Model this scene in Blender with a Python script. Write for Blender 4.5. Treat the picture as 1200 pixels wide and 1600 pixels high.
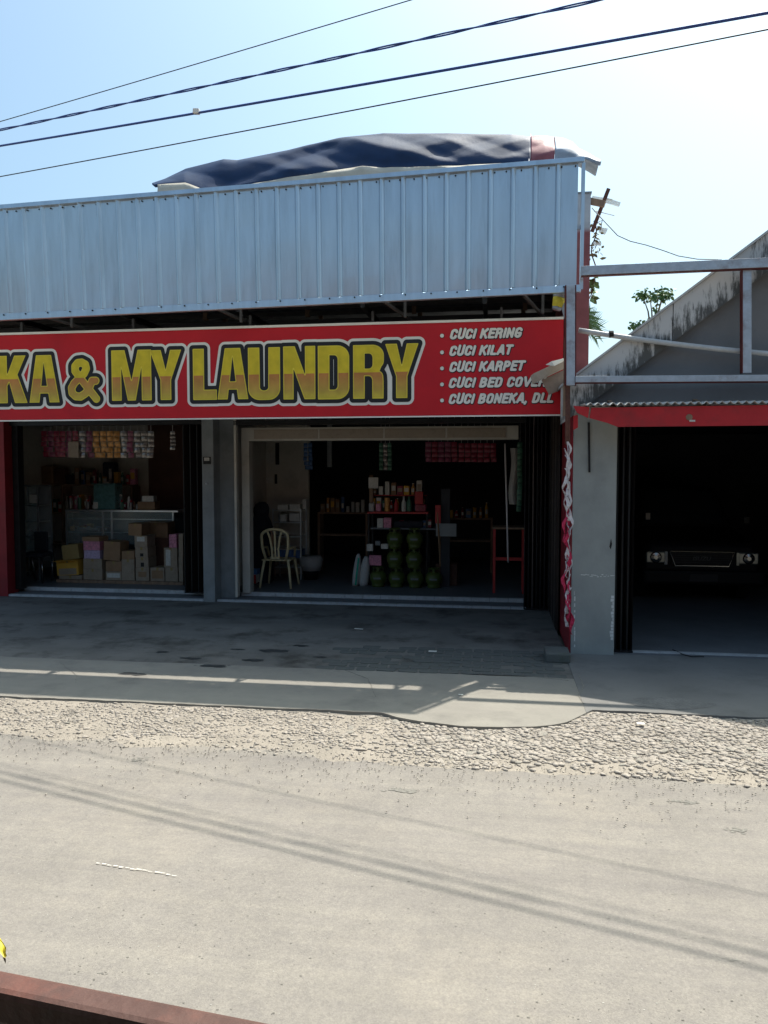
import bpy, bmesh, math, random
import numpy as np
from mathutils import Vector, Matrix, noise
R = math.radians
random.seed(7); rng = np.random.default_rng(7)
S = bpy.context.scene
for o in list(bpy.data.objects): bpy.data.objects.remove(o)
COL = S.collection
# ------------------------------------------------------------ camera, light, exposure
H = 2.05; F = 1200.0; PITCH = math.atan(65/1200)
cam_d = bpy.data.cameras.new('camera'); cam = bpy.data.objects.new('camera', cam_d); COL.objects.link(cam)
cam.location = (0, 0, H); cam.rotation_euler = (R(90)-PITCH, 0, 0)
cam_d.sensor_fit = 'VERTICAL'; cam_d.sensor_height = 36; cam_d.lens = 27
cam_d.clip_start = 0.05; cam_d.clip_end = 2000
S.camera = cam
SUN = Vector((0.345, 0.363, 1.0)).normalized()
el = math.asin(SUN.z); az = math.atan2(SUN.x, SUN.y)
w = bpy.data.worlds.new('World'); S.world = w; w.use_nodes = True
nt = w.node_tree; nt.nodes.clear()
sky = nt.nodes.new('ShaderNodeTexSky'); sky.sky_type = 'NISHITA'; sky.sun_disc = False
sky.sun_elevation = el; sky.sun_rotation = az
sky.air_density = 1.0; sky.dust_density = 5.0; sky.ozone_density = 1.0
bg = nt.nodes.new('ShaderNodeBackground'); bg.inputs[1].default_value = 0.15
wo = nt.nodes.new('ShaderNodeOutputWorld')
tint = nt.nodes.new('ShaderNodeMix'); tint.data_type = 'RGBA'; tint.blend_type = 'MULTIPLY'; tint.inputs[0].default_value = 1
tint.inputs[7].default_value = (.86, 1.045, 1.035, 1)          # the phone's cool, slightly cyan white balance
nt.links.new(sky.outputs[0], tint.inputs[6]); nt.links.new(tint.outputs[2], bg.inputs[0]); nt.links.new(bg.outputs[0], wo.inputs[0])
sd = bpy.data.lights.new('sun', 'SUN'); sd.energy = 4.5; sd.angle = R(0.55); sd.color = (1, .95, .86)
so = bpy.data.objects.new('sun', sd); COL.objects.link(so)
so.rotation_euler = SUN.to_track_quat('Z', 'Y').to_euler(); so.location = (4, 4, 12)
S.view_settings.view_transform = 'Standard'; S.view_settings.look = 'None'
S.view_settings.exposure = 0.6; S.view_settings.gamma = 1; S.view_settings.use_curve_mapping = False
S.render.engine = 'CYCLES'

# ------------------------------------------------------------ the street frame (u along the facades, c away from the street, z up)
A = R(8.5); CA, SA = math.cos(A), math.sin(A)
def W(p): return Vector((p[0]*CA+p[1]*SA, -p[0]*SA+p[1]*CA, p[2]))
def ray(px, py):
    x = (px-600)/F; y = (800-py)/F
    return Vector((x, math.cos(PITCH)+math.sin(PITCH)*y, -math.sin(PITCH)+math.cos(PITCH)*y))
def loc(P): return Vector((P.x*CA-P.y*SA, P.x*SA+P.y*CA, P.z))
def Pc(px, py, c):
    r = ray(px, py); n = Vector((SA, CA, 0)); t = c/(r.dot(n)); return loc(Vector((0, 0, H))+r*t)
def Pz(px, py, z=0):
    r = ray(px, py); return loc(Vector((0, 0, H))+r*((z-H)/r.z))

# ------------------------------------------------------------ materials
def M(name, col, rough=.8, metal=0, var=.18, scale=6, bump=0, bscale=40, stain=None, samt=.5, sscale=1.5, stretch=(1,1,1), spec=.3, trans=0, alpha=1, speck=0):
    m = bpy.data.materials.new(name); m.use_nodes = True; t = m.node_tree; N = t.nodes; Lk = t.links
    b = N['Principled BSDF']; b.inputs['Roughness'].default_value = rough; b.inputs['Metallic'].default_value = metal
    b.inputs['Specular IOR Level'].default_value = spec
    if trans: b.inputs['Transmission Weight'].default_value = trans
    if alpha < 1: b.inputs['Alpha'].default_value = alpha
    tc = N.new('ShaderNodeTexCoord'); mp = N.new('ShaderNodeMapping'); mp.inputs['Scale'].default_value = stretch
    Lk.new(tc.outputs['Object'], mp.inputs[0])
    n = N.new('ShaderNodeTexNoise'); n.inputs['Scale'].default_value = scale; n.inputs['Detail'].default_value = 6; n.inputs['Roughness'].default_value = .65
    Lk.new(mp.outputs[0], n.inputs['Vector'])
    rp = N.new('ShaderNodeValToRGB'); c = Vector(col)
    rp.color_ramp.elements[0].position = .3; rp.color_ramp.elements[1].position = .72
    rp.color_ramp.elements[0].color = (*(c*(1-var)), 1); rp.color_ramp.elements[1].color = (*[min(1, q) for q in c*(1+var)], 1)
    Lk.new(n.outputs[0], rp.inputs[0]); out = rp.outputs[0]
    if stain:
        n2 = N.new('ShaderNodeTexNoise'); n2.inputs['Scale'].default_value = sscale; n2.inputs['Detail'].default_value = 8; n2.inputs['Roughness'].default_value = .7
        Lk.new(mp.outputs[0], n2.inputs['Vector'])
        r2 = N.new('ShaderNodeValToRGB'); r2.color_ramp.elements[0].position = .5; r2.color_ramp.elements[1].position = .68
        r2.color_ramp.elements[1].color = (samt, samt, samt, 1)
        Lk.new(n2.outputs[0], r2.inputs[0])
        mx = N.new('ShaderNodeMix'); mx.data_type = 'RGBA'; Lk.new(r2.outputs[0], mx.inputs[0]); Lk.new(out, mx.inputs[6]); mx.inputs[7].default_value = (*stain, 1); out = mx.outputs[2]
    if speck:
        n4 = N.new('ShaderNodeTexNoise'); n4.inputs['Scale'].default_value = speck; n4.inputs['Detail'].default_value = 2
        Lk.new(tc.outputs['Object'], n4.inputs['Vector'])
        r4 = N.new('ShaderNodeValToRGB'); r4.color_ramp.elements[0].position = .3; r4.color_ramp.elements[1].position = .7
        r4.color_ramp.elements[0].color = (.88, .88, .88, 1); r4.color_ramp.elements[1].color = (1.10, 1.10, 1.10, 1)
        Lk.new(n4.outputs[0], r4.inputs[0])
        mm = N.new('ShaderNodeMix'); mm.data_type = 'RGBA'; mm.blend_type = 'MULTIPLY'; mm.inputs[0].default_value = 1
        Lk.new(out, mm.inputs[6]); Lk.new(r4.outputs[0], mm.inputs[7]); out = mm.outputs[2]
    Lk.new(out, b.inputs['Base Color'])
    if bump:
        n3 = N.new('ShaderNodeTexNoise'); n3.inputs['Scale'].default_value = bscale; n3.inputs['Detail'].default_value = 5
        Lk.new(mp.outputs[0], n3.inputs['Vector'])
        bp = N.new('ShaderNodeBump'); bp.inputs['Strength'].default_value = bump; bp.inputs['Distance'].default_value = .01
        Lk.new(n3.outputs[0], bp.inputs['Height']); Lk.new(bp.outputs[0], b.inputs['Normal'])
    return m
def split_mat(name, cols, axis, cuts, rough=.5, soft=.0):
    """printed or painted bands along one object axis"""
    m = bpy.data.materials.new(name); m.use_nodes = True; t = m.node_tree; N = t.nodes; Lk = t.links
    b = N['Principled BSDF']; b.inputs['Roughness'].default_value = rough; b.inputs['Specular IOR Level'].default_value = .3
    tc = N.new('ShaderNodeTexCoord'); sp = N.new('ShaderNodeSeparateXYZ'); Lk.new(tc.outputs['Object'], sp.inputs[0])
    mr = N.new('ShaderNodeMapRange'); mr.inputs[1].default_value = cuts[0]; mr.inputs[2].default_value = cuts[-1]; Lk.new(sp.outputs[axis], mr.inputs[0])
    rp = N.new('ShaderNodeValToRGB'); Lk.new(mr.outputs[0], rp.inputs[0]); e = rp.color_ramp.elements
    e[0].position = 0; e[0].color = (*cols[0][1], 1); e[1].position = 1; e[1].color = (*cols[-1][1], 1)
    for p, c in cols[1:-1]:
        x = e.new(p); x.color = (*c, 1)
    n = N.new('ShaderNodeTexNoise'); n.inputs['Scale'].default_value = 7; n.inputs['Detail'].default_value = 6; Lk.new(tc.outputs['Object'], n.inputs['Vector'])
    r2 = N.new('ShaderNodeValToRGB'); r2.color_ramp.elements[0].position=.3; r2.color_ramp.elements[1].position=.7
    r2.color_ramp.elements[0].color = (.82,.82,.82,1); r2.color_ramp.elements[1].color = (1.08,1.08,1.08,1); Lk.new(n.outputs[0], r2.inputs[0])
    mm = N.new('ShaderNodeMix'); mm.data_type='RGBA'; mm.blend_type='MULTIPLY'; mm.inputs[0].default_value=1
    Lk.new(rp.outputs[0], mm.inputs[6]); Lk.new(r2.outputs[0], mm.inputs[7]); Lk.new(mm.outputs[2], b.inputs['Base Color'])
    return m
m_zinc = M('zincalume', (.45,.525,.60), .28, .78, .08, 3, .12, 9, stain=(.26,.30,.34), samt=.35, sscale=2.2, stretch=(3,1,.35))
m_galv = M('galvanised', (.40,.44,.48), .5, .6, .12, 14, .1, 60, stain=(.17,.10,.07), samt=.7, sscale=3)
m_brk = M('bracket_steel', (.065,.062,.06), .6, .3, .2, 10)
m_redmet = M('red_primer', (.10,.02,.018), .6, .1, .2, 10)
m_dark = M('dark_steel', (.018,.018,.019), .5, .4, .3, 8)
m_gate = M('gate_brown', (.03,.024,.022), .45, .3, .3, 10, stretch=(4,4,.5))
m_gatel = M('gate_edge', (.10,.085,.08), .4, .4, .2, 10)
m_rust = M('rusty', (.13,.06,.045), .8, .2, .35, 18, .3, 70, stain=(.05,.03,.03), samt=.7, sscale=7)
m_alum = M('aluminium', (0.493,0.522,0.536), .35, .8, .08, 10)
m_red = M('red_paint', (.40,.02,.025), .6, 0, .15, 4, .05, 40, stain=(.16,.03,.03), samt=.5, sscale=3)
m_signred = M('sign_print_red', (.48,.009,.016), .5, 0, .10, 1.2, .04, 3, stain=(.30,.006,.015), samt=.4, sscale=1.1)
m_white = M('white_print', (.72,.69,.62), .5, 0, .06, 5)
m_black = M('black_print', (.016,.016,.018), .5, 0, .1, 5)
m_gold = M('gold_print', (.72,.58,.06), .5, 0, .05, 5)
m_plaster = M('plaster_grey', (.24,.255,.26), .85, 0, .12, 3, .2, 30, stain=(.14,.15,.15), samt=.5, sscale=2.6)
m_pillar = M('plaster_pale', (.31,.325,.31), .85, 0, .08, 2.5, .15, 25, stain=(.23,.24,.23), samt=.45, sscale=2.2)
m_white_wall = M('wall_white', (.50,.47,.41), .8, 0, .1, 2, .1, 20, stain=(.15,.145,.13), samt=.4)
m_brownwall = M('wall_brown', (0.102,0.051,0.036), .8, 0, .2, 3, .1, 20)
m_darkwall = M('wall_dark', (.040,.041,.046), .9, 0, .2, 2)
m_floor = M('shop_floor', (.13,.14,.15), .5, 0, .12, 4, .05, 20)
m_tile = M('edge_tile', (.44,.45,.46), .35, 0, .15, 9, .05, 20, stain=(.25,.24,.22), samt=.6, sscale=12)
m_tread = M('step_tread', (.15,.16,.17), .7, 0, .15, 8, .1, 40)
m_gable = M('gable_wall', (.17,.17,.17), .9, 0, .12, 1.4, .15, 20, stain=(.11,.11,.11), samt=.5, sscale=.9)
m_wood = M('wood_old', (.23,.15,.10), .85, 0, .3, 12, .3, 60, stretch=(1,1,.3))
m_ply = M('plywood', (.34,.28,.22), .85, 0, .2, 9, .2, 50, stain=(.16,.12,.09), samt=.5, sscale=9)
m_card = M('cardboard', (0.246,0.152,0.087), .85, 0, .15, 6)
m_cardp = M('cardboard_pale', (0.290,0.232,0.174), .85, 0, .15, 9, stain=(.22,.15,.1), samt=.6, sscale=14)
m_yellow = M('card_yellow', (0.551,0.304,0.043), .7, 0, .12, 8)
m_olive = M('card_olive', (0.261,0.189,0.072), .8, 0, .12, 8)
m_lilac = M('packet_lilac', (0.406,0.319,0.464), .5, 0, .35, 30)
m_pink = M('packet_pink', (0.493,0.189,0.275), .5, 0, .45, 34)
m_label = M('label_white', (0.493,0.478,0.435), .6, 0, .2, 30)
m_glass = M('cabinet_glass', (.5,.6,.58), .08, 0, .02, 2, spec=.5, alpha=.22)
m_teal = M('clear_teal', (0.116,0.261,0.261), .2, 0, .3, 14, alpha=.7)
m_cream = M('chair_plastic', (0.580,0.493,0.290), .45, 0, .08, 8, .04, 80)
m_cloth = M('dark_cloth', (.02,.022,.03), .9, 0, .3, 10, .2, 60)
m_skin = M('skin', (.30,.17,.11), .6, 0, .08, 10)
m_lpg = M('cylinder_green', (.065,.092,.020), .42, 0, .2, 9, .05, 40, stain=(.035,.04,.015), samt=.6, sscale=8)
m_sack = M('sack_white', (0.406,0.406,0.392), .7, 0, .15, 20, .3, 30)
m_sackg = M('sack_green', (.02,.30,.20), .7, 0, .15, 20)
m_bag = M('bag_white', (0.348,0.334,0.319), .4, 0, .1, 10, .4, 20)
m_redshelf = M('shelf_red', (0.362,0.029,0.029), .5, 0, .1, 10)
m_packs = [M('sachet_maroon', (0.203,0.022,0.043), .3, 0, .5, 26), M('sachet_silver', (.22,.20,.19), .25, .4, .4, 30), M('sachet_gold', (0.377,0.174,0.043), .3, .2, .5, 30), M('sachet_plum', (0.174,0.036,0.072), .3, 0, .5, 30), M('sachet_blue', (0.043,0.102,0.232), .3, .1, .5, 30), M('sachet_green', (0.051,0.131,0.087), .3, .1, .4, 30)]
m_tarp = M('tarp_navy', (.006,.026,.080), .58, 0, .2, 3, .15, 30, spec=.3)
m_tarpw = M('tarp_white', (.52,.48,.40), .6, 0, .12, 6, .2, 20)
m_tarpr = M('tarp_red', (.26,.09,.11), .5, 0, .3, 3, .1, 30)
m_tarpg = M('tarp_pale', (.26,.31,.38), .5, 0, .3, 4, .1, 20)
m_cable = M('cable_blue', (.035,.07,.24), .5, 0, .2, 20)
m_cablek = M('cable_black', (.02,.02,.022), .5, 0, .2, 20)
m_leaf = [M('leaf_a', (.08,.15,.05), .5, 0, .3, 6), M('leaf_b', (.13,.21,.08), .5, 0, .3, 6), M('leaf_dry', (.16,.12,.05), .7, 0, .3, 6)]
m_carb = M('car_paint', (.004,.004,.005), .55, .0, .1, 3, spec=.2)
m_tyre = M('tyre', (.02,.02,.02), .9)
m_chrome = M('chrome', (.22,.22,.215), .15, .95, .05, 5)
m_lens = M('lamp_lens', (.13,.14,.13), .12, .3, .1, 18, spec=.6)
m_rope = M('cloth_white', (.62,.58,.58), .8, 0, .1, 20)
m_roper = M('cloth_red', (.50,.03,.08), .8, 0, .15, 20)
m_poly = M('plastic_sheet', (.75,.75,.70), .4, 0, .1, 10, alpha=.6)
m_stone = M('river_stone', (.33,.292,.25), .85, 0, .28, 5, .2, 90)
m_stoned = M('river_stone_dark', (.265,.243,.208), .85, 0, .28, 5, .2, 90)
m_paver = M('paver_mossy', (.115,.118,.11), .95, 0, .3, 4, .3, 60, stain=(.06,.07,.045), samt=.6, sscale=4)
m_rail = M('rail_paint', (.10,.055,.045), .55, 0, .2, 12, .25, 60, stain=(.18,.07,.05), samt=.5, sscale=9)
m_banana = M('yellow_leaf', (.62,.52,.05), .5, 0, .2, 20)
m_tar = M('tar_stain', (.19,.178,.156), .8, 0, .3, 30, .3, 80)
m_paintmark = M('old_white_paint', (.62,.60,.55), .8, 0, .2, 30)
m_corr = M('fibre_cement', (.45,.45,.44), .8, 0, .2, 8, .2, 40, stain=(.2,.19,.18), samt=.6, sscale=4)

# ------------------------------------------------------------ mesh building
ORG = {}
class B:
    def __init__(s): s.v = []; s.f = []
    def add(s, vs, fs):
        k = len(s.v); s.v += [tuple(p) for p in vs]; s.f += [tuple(i+k for i in f) for f in fs]; return s
    def box(s, u0, u1, c0, c1, z0, z1, mat=None):
        vs = [Vector(p) for p in ((u0,c0,z0),(u1,c0,z0),(u1,c1,z0),(u0,c1,z0),(u0,c0,z1),(u1,c0,z1),(u1,c1,z1),(u0,c1,z1))]
        if mat is not None: vs = [mat @ p for p in vs]
        return s.add(vs, [(3,2,1,0),(4,5,6,7),(0,1,5,4),(1,2,6,5),(2,3,7,6),(3,0,4,7)])
    def bar(s, a, b, w, h, up=Vector((0,0,1))):
        a = Vector(a); b = Vector(b); d = (b-a).normalized(); x = d.cross(up)
        if x.length < 1e-3: x = d.cross(Vector((0,1,0)))
        x.normalize(); y = x.cross(d); vs = []
        for p in (a, b):
            for sx, sy in ((-1,-1),(1,-1),(1,1),(-1,1)): vs.append(p+x*sx*w/2+y*sy*h/2)
        return s.add(vs, [(3,2,1,0),(4,5,6,7),(0,1,5,4),(1,2,6,5),(2,3,7,6),(3,0,4,7)])
    def tube(s, pts, r, n=8, cap=True):
        pts = [Vector(p) for p in pts]; k = len(pts); rs = r if isinstance(r, (list, tuple)) else [r]*k
        vs = []; fs = []; px = None
        for i, p in enumerate(pts):
            d = (pts[min(i+1, k-1)]-pts[max(i-1, 0)]).normalized()
            if px is None: px = d.orthogonal().normalized()
            px = (px-d*px.dot(d)).normalized(); y = d.cross(px)
            for j in range(n):
                a = 2*math.pi*j/n; vs.append(p+(px*math.cos(a)+y*math.sin(a))*rs[i])
        for i in range(k-1):
            for j in range(n):
                q = (j+1) % n; fs.append((i*n+j, i*n+q, (i+1)*n+q, (i+1)*n+j))
        if cap: fs.append(tuple(range(n-1, -1, -1))); fs.append(tuple((k-1)*n+j for j in range(n)))
        return s.add(vs, fs)
    def lathe(s, o, prof, n=16, m=None):
        vs = []; fs = []; k = len(prof)
        for r, z in prof:
            for j in range(n):
                a = 2*math.pi*j/n; p = Vector((r*math.cos(a), r*math.sin(a), z))
                if m is not None: p = m @ p
                vs.append(Vector(o)+p)
        for i in range(k-1):
            for j in range(n):
                q = (j+1) % n; fs.append((i*n+j, i*n+q, (i+1)*n+q, (i+1)*n+j))
        fs.append(tuple(range(n-1, -1, -1))); fs.append(tuple((k-1)*n+j for j in range(n)))
        return s.add(vs, fs)
    def prism(s, poly, d):
        """poly: list of local points, extruded along d"""
        k = len(poly); d = Vector(d); poly = [Vector(p) for p in poly]
        return s.add(poly+[p+d for p in poly], [tuple(range(k)), tuple(range(2*k-1, k-1, -1))]+[(i, i+k, (i+1) % k+k, (i+1) % k) for i in range(k)])
    def grid(s, nu, nv, fn):
        vs = [fn(i/nu, j/nv) for j in range(nv+1) for i in range(nu+1)]
        return s.add(vs, [(j*(nu+1)+i, j*(nu+1)+i+1, (j+1)*(nu+1)+i+1, (j+1)*(nu+1)+i) for j in range(nv) for i in range(nu)])
    def mesh(s, name, org=(0,0,0)):
        o = Vector(org); me = bpy.data.meshes.new(name)
        me.from_pydata([tuple(Vector(p)-o) for p in s.v], [], s.f); me.update()
        bm = bmesh.new(); bm.from_mesh(me); bmesh.ops.recalc_face_normals(bm, faces=bm.faces); bm.to_mesh(me); bm.free()
        return me
    def build(s, name, mat, parent=None, smooth=False, bevel=0, kind=None, label=None):
        org = ORG.get(parent.name, (0,0,0)) if parent else (0,0,0)
        me = s.mesh(name, org); me.materials.append(mat)
        if smooth: me.polygons.foreach_set('use_smooth', [True]*len(me.polygons))
        o = bpy.data.objects.new(name, me); COL.objects.link(o)
        if parent: o.parent = parent; ORG[o.name] = org
        else: o.rotation_euler = (0, 0, -A); ORG[o.name] = (0,0,0)
        if bevel:
            bv = o.modifiers.new('bevel', 'BEVEL'); bv.width = bevel; bv.segments = 2; bv.limit_method = 'ANGLE'
        if kind: o['kind'] = kind
        if label: o['label'] = label
        return o
def tag(o, label=None, cat=None, group=None, kind=None):
    if label: o['label'] = label
    if cat: o['category'] = cat
    if group: o['group'] = group
    if kind: o['kind'] = kind
    return o
def thing(name, label, cat, at=(0,0,0), group=None):
    o = bpy.data.objects.new(name, None); COL.objects.link(o); o.empty_display_size = .1
    o.location = W(at); o.rotation_euler = (0, 0, -A); ORG[o.name] = tuple(at)
    return tag(o, label, cat, group)
def solo(name, b, mat, label, cat, group=None, smooth=False, bevel=0, kind=None):
    xs = [Vector(p) for p in b.v]; lo = Vector([min(p[i] for p in xs) for i in range(3)]); hi = Vector([max(p[i] for p in xs) for i in range(3)])
    at = Vector(((lo.x+hi.x)/2, (lo.y+hi.y)/2, lo.z))
    me = b.mesh(name, at); me.materials.append(mat)
    if smooth: me.polygons.foreach_set('use_smooth', [True]*len(me.polygons))
    o = bpy.data.objects.new(name, me); COL.objects.link(o); o.location = W(at); o.rotation_euler = (0, 0, -A); ORG[o.name] = tuple(at)
    if bevel:
        bv = o.modifiers.new('bevel', 'BEVEL'); bv.width = bevel; bv.segments = 2; bv.limit_method = 'ANGLE'
    return tag(o, label, cat, group, kind)
def dup(root, at, rz=0, label=None):
    c = root.copy(); COL.objects.link(c); c.location = W(at); c.rotation_euler = (0, 0, -A+rz)
    if label: c['label'] = label
    for ch in root.children:
        d = ch.copy(); COL.objects.link(d); d.parent = c
        for g in ch.children:
            e = g.copy(); COL.objects.link(e); e.parent = d
    return c

# ------------------------------------------------------------ ground, road, verge, terrace
def ground_material(name, asphalt, dust, rough=.9):
    m = M(name, asphalt, rough, 0, .10, 1.6, .35, 55, stain=dust, samt=.75, sscale=.55, speck=70)
    return m
m_road = M('dusty_asphalt', (.226,.206,.186), .9, 0, .07, 1.6, .22, 170, stain=(.262,.234,.202), samt=.8, sscale=.6, speck=130, spec=.15)
def streaks(m, sc, lo, hi, stretch):
    t = m.node_tree; N = t.nodes; K = t.links; b_ = N['Principled BSDF']; src = b_.inputs['Base Color'].links[0].from_socket
    tc = N.new('ShaderNodeTexCoord'); mp = N.new('ShaderNodeMapping'); mp.inputs['Scale'].default_value = stretch; mp.inputs['Rotation'].default_value = (0, 0, R(-2)); K.new(tc.outputs['Object'], mp.inputs[0])
    n = N.new('ShaderNodeTexNoise'); n.inputs['Scale'].default_value = sc; n.inputs['Detail'].default_value = 7; n.inputs['Roughness'].default_value = .6; K.new(mp.outputs[0], n.inputs['Vector'])
    r = N.new('ShaderNodeValToRGB'); r.color_ramp.elements[0].position = .3; r.color_ramp.elements[1].position = .7; r.color_ramp.elements[0].color = (lo, lo, lo*1.01, 1); r.color_ramp.elements[1].color = (hi, hi, hi*.985, 1); K.new(n.outputs[0], r.inputs[0])
    mm = N.new('ShaderNodeMix'); mm.data_type = 'RGBA'; mm.blend_type = 'MULTIPLY'; mm.inputs[0].default_value = 1; K.new(src, mm.inputs[6]); K.new(r.outputs[0], mm.inputs[7]); K.new(mm.outputs[2], b_.inputs['Base Color'])
streaks(m_road, 1.0, .91, 1.06, (.25, 3.2, 1)); streaks(m_road, 9.0, .93, 1.06, (1, 1, 1)); streaks(m_pillar, 2.2, .82, 1.06, (1, 1, .5)); streaks(m_plaster, 2.5, .78, 1.06, (1, 1, .4))
streaks(m_road, 48.0, .90, 1.07, (1, 1, 1)); streaks(m_road, 2.2, .94, 1.05, (.06, 5, 1))
m_verge = M('verge_dirt', (.285,.25,.208), .95, 0, .14, 3, .6, 60, stain=(.20,.18,.15), samt=.6, sscale=2.5, speck=90)
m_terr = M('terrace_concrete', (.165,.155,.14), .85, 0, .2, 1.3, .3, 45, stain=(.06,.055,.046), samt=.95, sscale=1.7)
m_apron = M('apron_concrete', (.245,.228,.198), .85, 0, .10, 1.5, .25, 50, stain=(.15,.14,.125), samt=.7, sscale=1.5)
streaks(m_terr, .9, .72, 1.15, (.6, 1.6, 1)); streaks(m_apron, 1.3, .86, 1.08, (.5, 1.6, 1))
m_land = M('land_dirt', (.30,.27,.22), .95, 0, .2, .3, .3, 5)
g = B().box(-900, 900, -900, 900, -.5, -.06); g.build('ground', m_land, kind='structure')
rb = B()
def road_pt(s, t):
    u = -40+80*s; c = -2.2+t*(7.9); z = -.004
    return (u, c, z+.004*noise.noise(Vector((u*.4, c*.7, 1))))
rb.grid(160, 40, road_pt); rb.build('road', m_road, kind='structure', smooth=True)
def edge_c(u):      # street edge of the loose stones
    return 5.32+.10*noise.noise(Vector((u*.9, 3, 0)))+.05*noise.noise(Vector((u*3.1, 5, 0)))+(.10 if u < -2 else 0)
def terr_c(u):      # front edge of the concrete
    if u < -.9: b = 6.22+.01*(u+4)
    elif u < .55: b = 6.22-.20*math.sin((u+.9)/1.45*math.pi)**.7
    elif u < .8: b = 6.22+(u-.55)/.25*.36
    else: b = 6.58
    return b+.03*noise.noise(Vector((u*2.3, 9, 0)))+.015*noise.noise(Vector((u*9, 2, 0)))
vb = B()
def verge_z(u, c):
    c0 = edge_c(u)-.22; c1 = terr_c(u)+.25; t = max(0, min(1, (c-c0)/(c1-c0))); k = min(1, t*4)
    return -.012+k*(.018+.013*noise.noise(Vector((u*2.2, c*2.2, 0)))+.006*noise.noise(Vector((u*11, c*11, 4)))+.003*noise.noise(Vector((u*31, c*31, 4))))+.005*max(0, min(1, (t-.6)/.3))
def verge_pt(s, t):
    u = -11+17*s; c0 = edge_c(u)-.22; c1 = terr_c(u)+.25; c = c0+(c1-c0)*t
    return (u, c, verge_z(u, c))
vb.grid(620, 64, verge_pt); vb.build('gravel_verge', m_verge, kind='structure', smooth=True)
# far continuation of the verge left and right
B().box(-40, -11, 5.2, 6.5, -.05, .004).box(6, 40, 5.2, 6.8, -.05, .004).build('verge', m_verge, kind='structure')
us = [-11+.05*i for i in range(0, 237)]            # to u=.8
tb = B(); front = [(u, terr_c(u), .022) for u in us if u <= .74]+[(.737, terr_c(.737), .022)]
poly = front+[(.74, 11.30, .022), (-11, 11.30, .022)]
tb.prism(poly, (0, 0, -.05)); terr = tb.build('terrace', m_terr, kind='structure')
tb = B(); front = [(.738+.06*i, terr_c(.738+.06*i), .030) for i in range(0, 90)]
poly = front+[(front[-1][0], 8.66, .030), (.738, 8.66, .030)]
tb.prism(poly, (0, 0, -.05)); apron = tb.build('garage_apron', M('garage_apron_concrete', (.175,.17,.16), .85, 0, .14, 1.0, .25, 45, stain=(.11,.108,.10), samt=.7, sscale=1.4), kind='structure')
# lighter screed strip along the front of the terrace
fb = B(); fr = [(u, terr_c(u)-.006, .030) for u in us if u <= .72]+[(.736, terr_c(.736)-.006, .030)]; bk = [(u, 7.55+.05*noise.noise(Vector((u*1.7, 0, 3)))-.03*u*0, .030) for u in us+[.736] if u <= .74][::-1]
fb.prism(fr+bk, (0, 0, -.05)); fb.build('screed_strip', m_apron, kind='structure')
# pavers in the corner by the party wall
pm = []
for k in range(5):
    b = B(); w2, d2 = .098, .062
    pts = [(-w2, -d2*.6, 0), (-w2*.8, -d2, 0), (w2*.8, -d2, 0), (w2, -d2*.6, 0), (w2, d2*.7, 0), (w2*.8, d2, 0), (-w2*.8, d2, 0), (-w2, d2*.7, 0)]
    pts = [(x+random.uniform(-.006, .006), y+random.uniform(-.006, .006), 0) for x, y, _ in pts]
    b.prism(pts, (0, 0, .03)); me = b.mesh('paver'); me.materials.append(m_paver); pm.append(me)
for i in range(12):
    for j in range(8):
        u = -1.75+i*.212+(.106 if j % 2 else 0)+random.uniform(-.006, .006); c = 7.64+j*.138
        if u > .66 or (i < 4 and random.random() < .45 and j > 1) or random.random() < .05: continue
        o = bpy.data.objects.new('paver', random.choice(pm)); COL.objects.link(o); o.parent = terr
        o.location = (u, c, -.0035+random.uniform(-.002, .003)); o.rotation_euler = (random.uniform(-.012,.012), random.uniform(-.012,.012), random.uniform(-.05, .05))
# stains, patches, old paint
m_wet = M('damp_stain', (.045,.046,.046), .6, 0, .3, 8)
def blotch(px, py, rx, ry, mat, name, z, seed, parent=None):
    p = Pz(px, py, 0); b = B(); n = 26; pts = []
    if mat is m_tar or mat is m_wet:
        rr = random.Random(seed); big = 2.6 if mat is m_wet else 1
        for k in range(60 if rx > .03 else 6):
            x = p.x+rr.gauss(0, .5)*rx; y = p.y+rr.gauss(0, .45)*ry; q = big*(.05+.20*rr.random()**3)*min(rx, .09)*(1.0 if rx > .03 else 1.6); m = 7
            b.add([(x+q*1.5*math.cos(6.283*i/m)*(.6+.6*rr.random()), y+q*.8*math.sin(6.283*i/m)*(.6+.6*rr.random()), (z if mat is m_wet else -.0025+.004*noise.noise(Vector((x*.4, y*.7, 1))))+.00003*k) for i in range(m)], [tuple(range(m))])
        return b.build(name, mat, kind='structure')
    for i in range(n):
        a = 2*math.pi*i/n; k = 1+.45*noise.noise(Vector((math.cos(a)*1.7, math.sin(a)*1.7, seed)))+.2*noise.noise(Vector((math.cos(a)*6, math.sin(a)*6, seed)))
        pts.append((p.x+rx*k*math.cos(a), p.y+ry*k*math.sin(a), z))
    b.add([(x, y, z-.004) for x, y, z in pts], [tuple(range(n))]); return b.build(name, mat, kind='structure')
for i, (px, py, rx, ry) in enumerate([(215,1187,.055,.05),(628,1235,.09,.035),(1150,1296,.06,.03),(1142,1498,.028,.012),(307,1444,.016,.012),(110,1446,.012,.012),(1055,1397,.015,.008),(1068,1252,.07,.025),(163,1520,.03,.006)]):
    blotch(px, py, rx, ry, m_tar, 'tar_patch', .0025, i*3.1)
blotch(1045, 1105, .36, .16, M('patch_grey', (.17,.165,.155), .95, 0, .2, 9, .8, 40, speck=60), 'concrete_patch', .037, 5)
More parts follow.
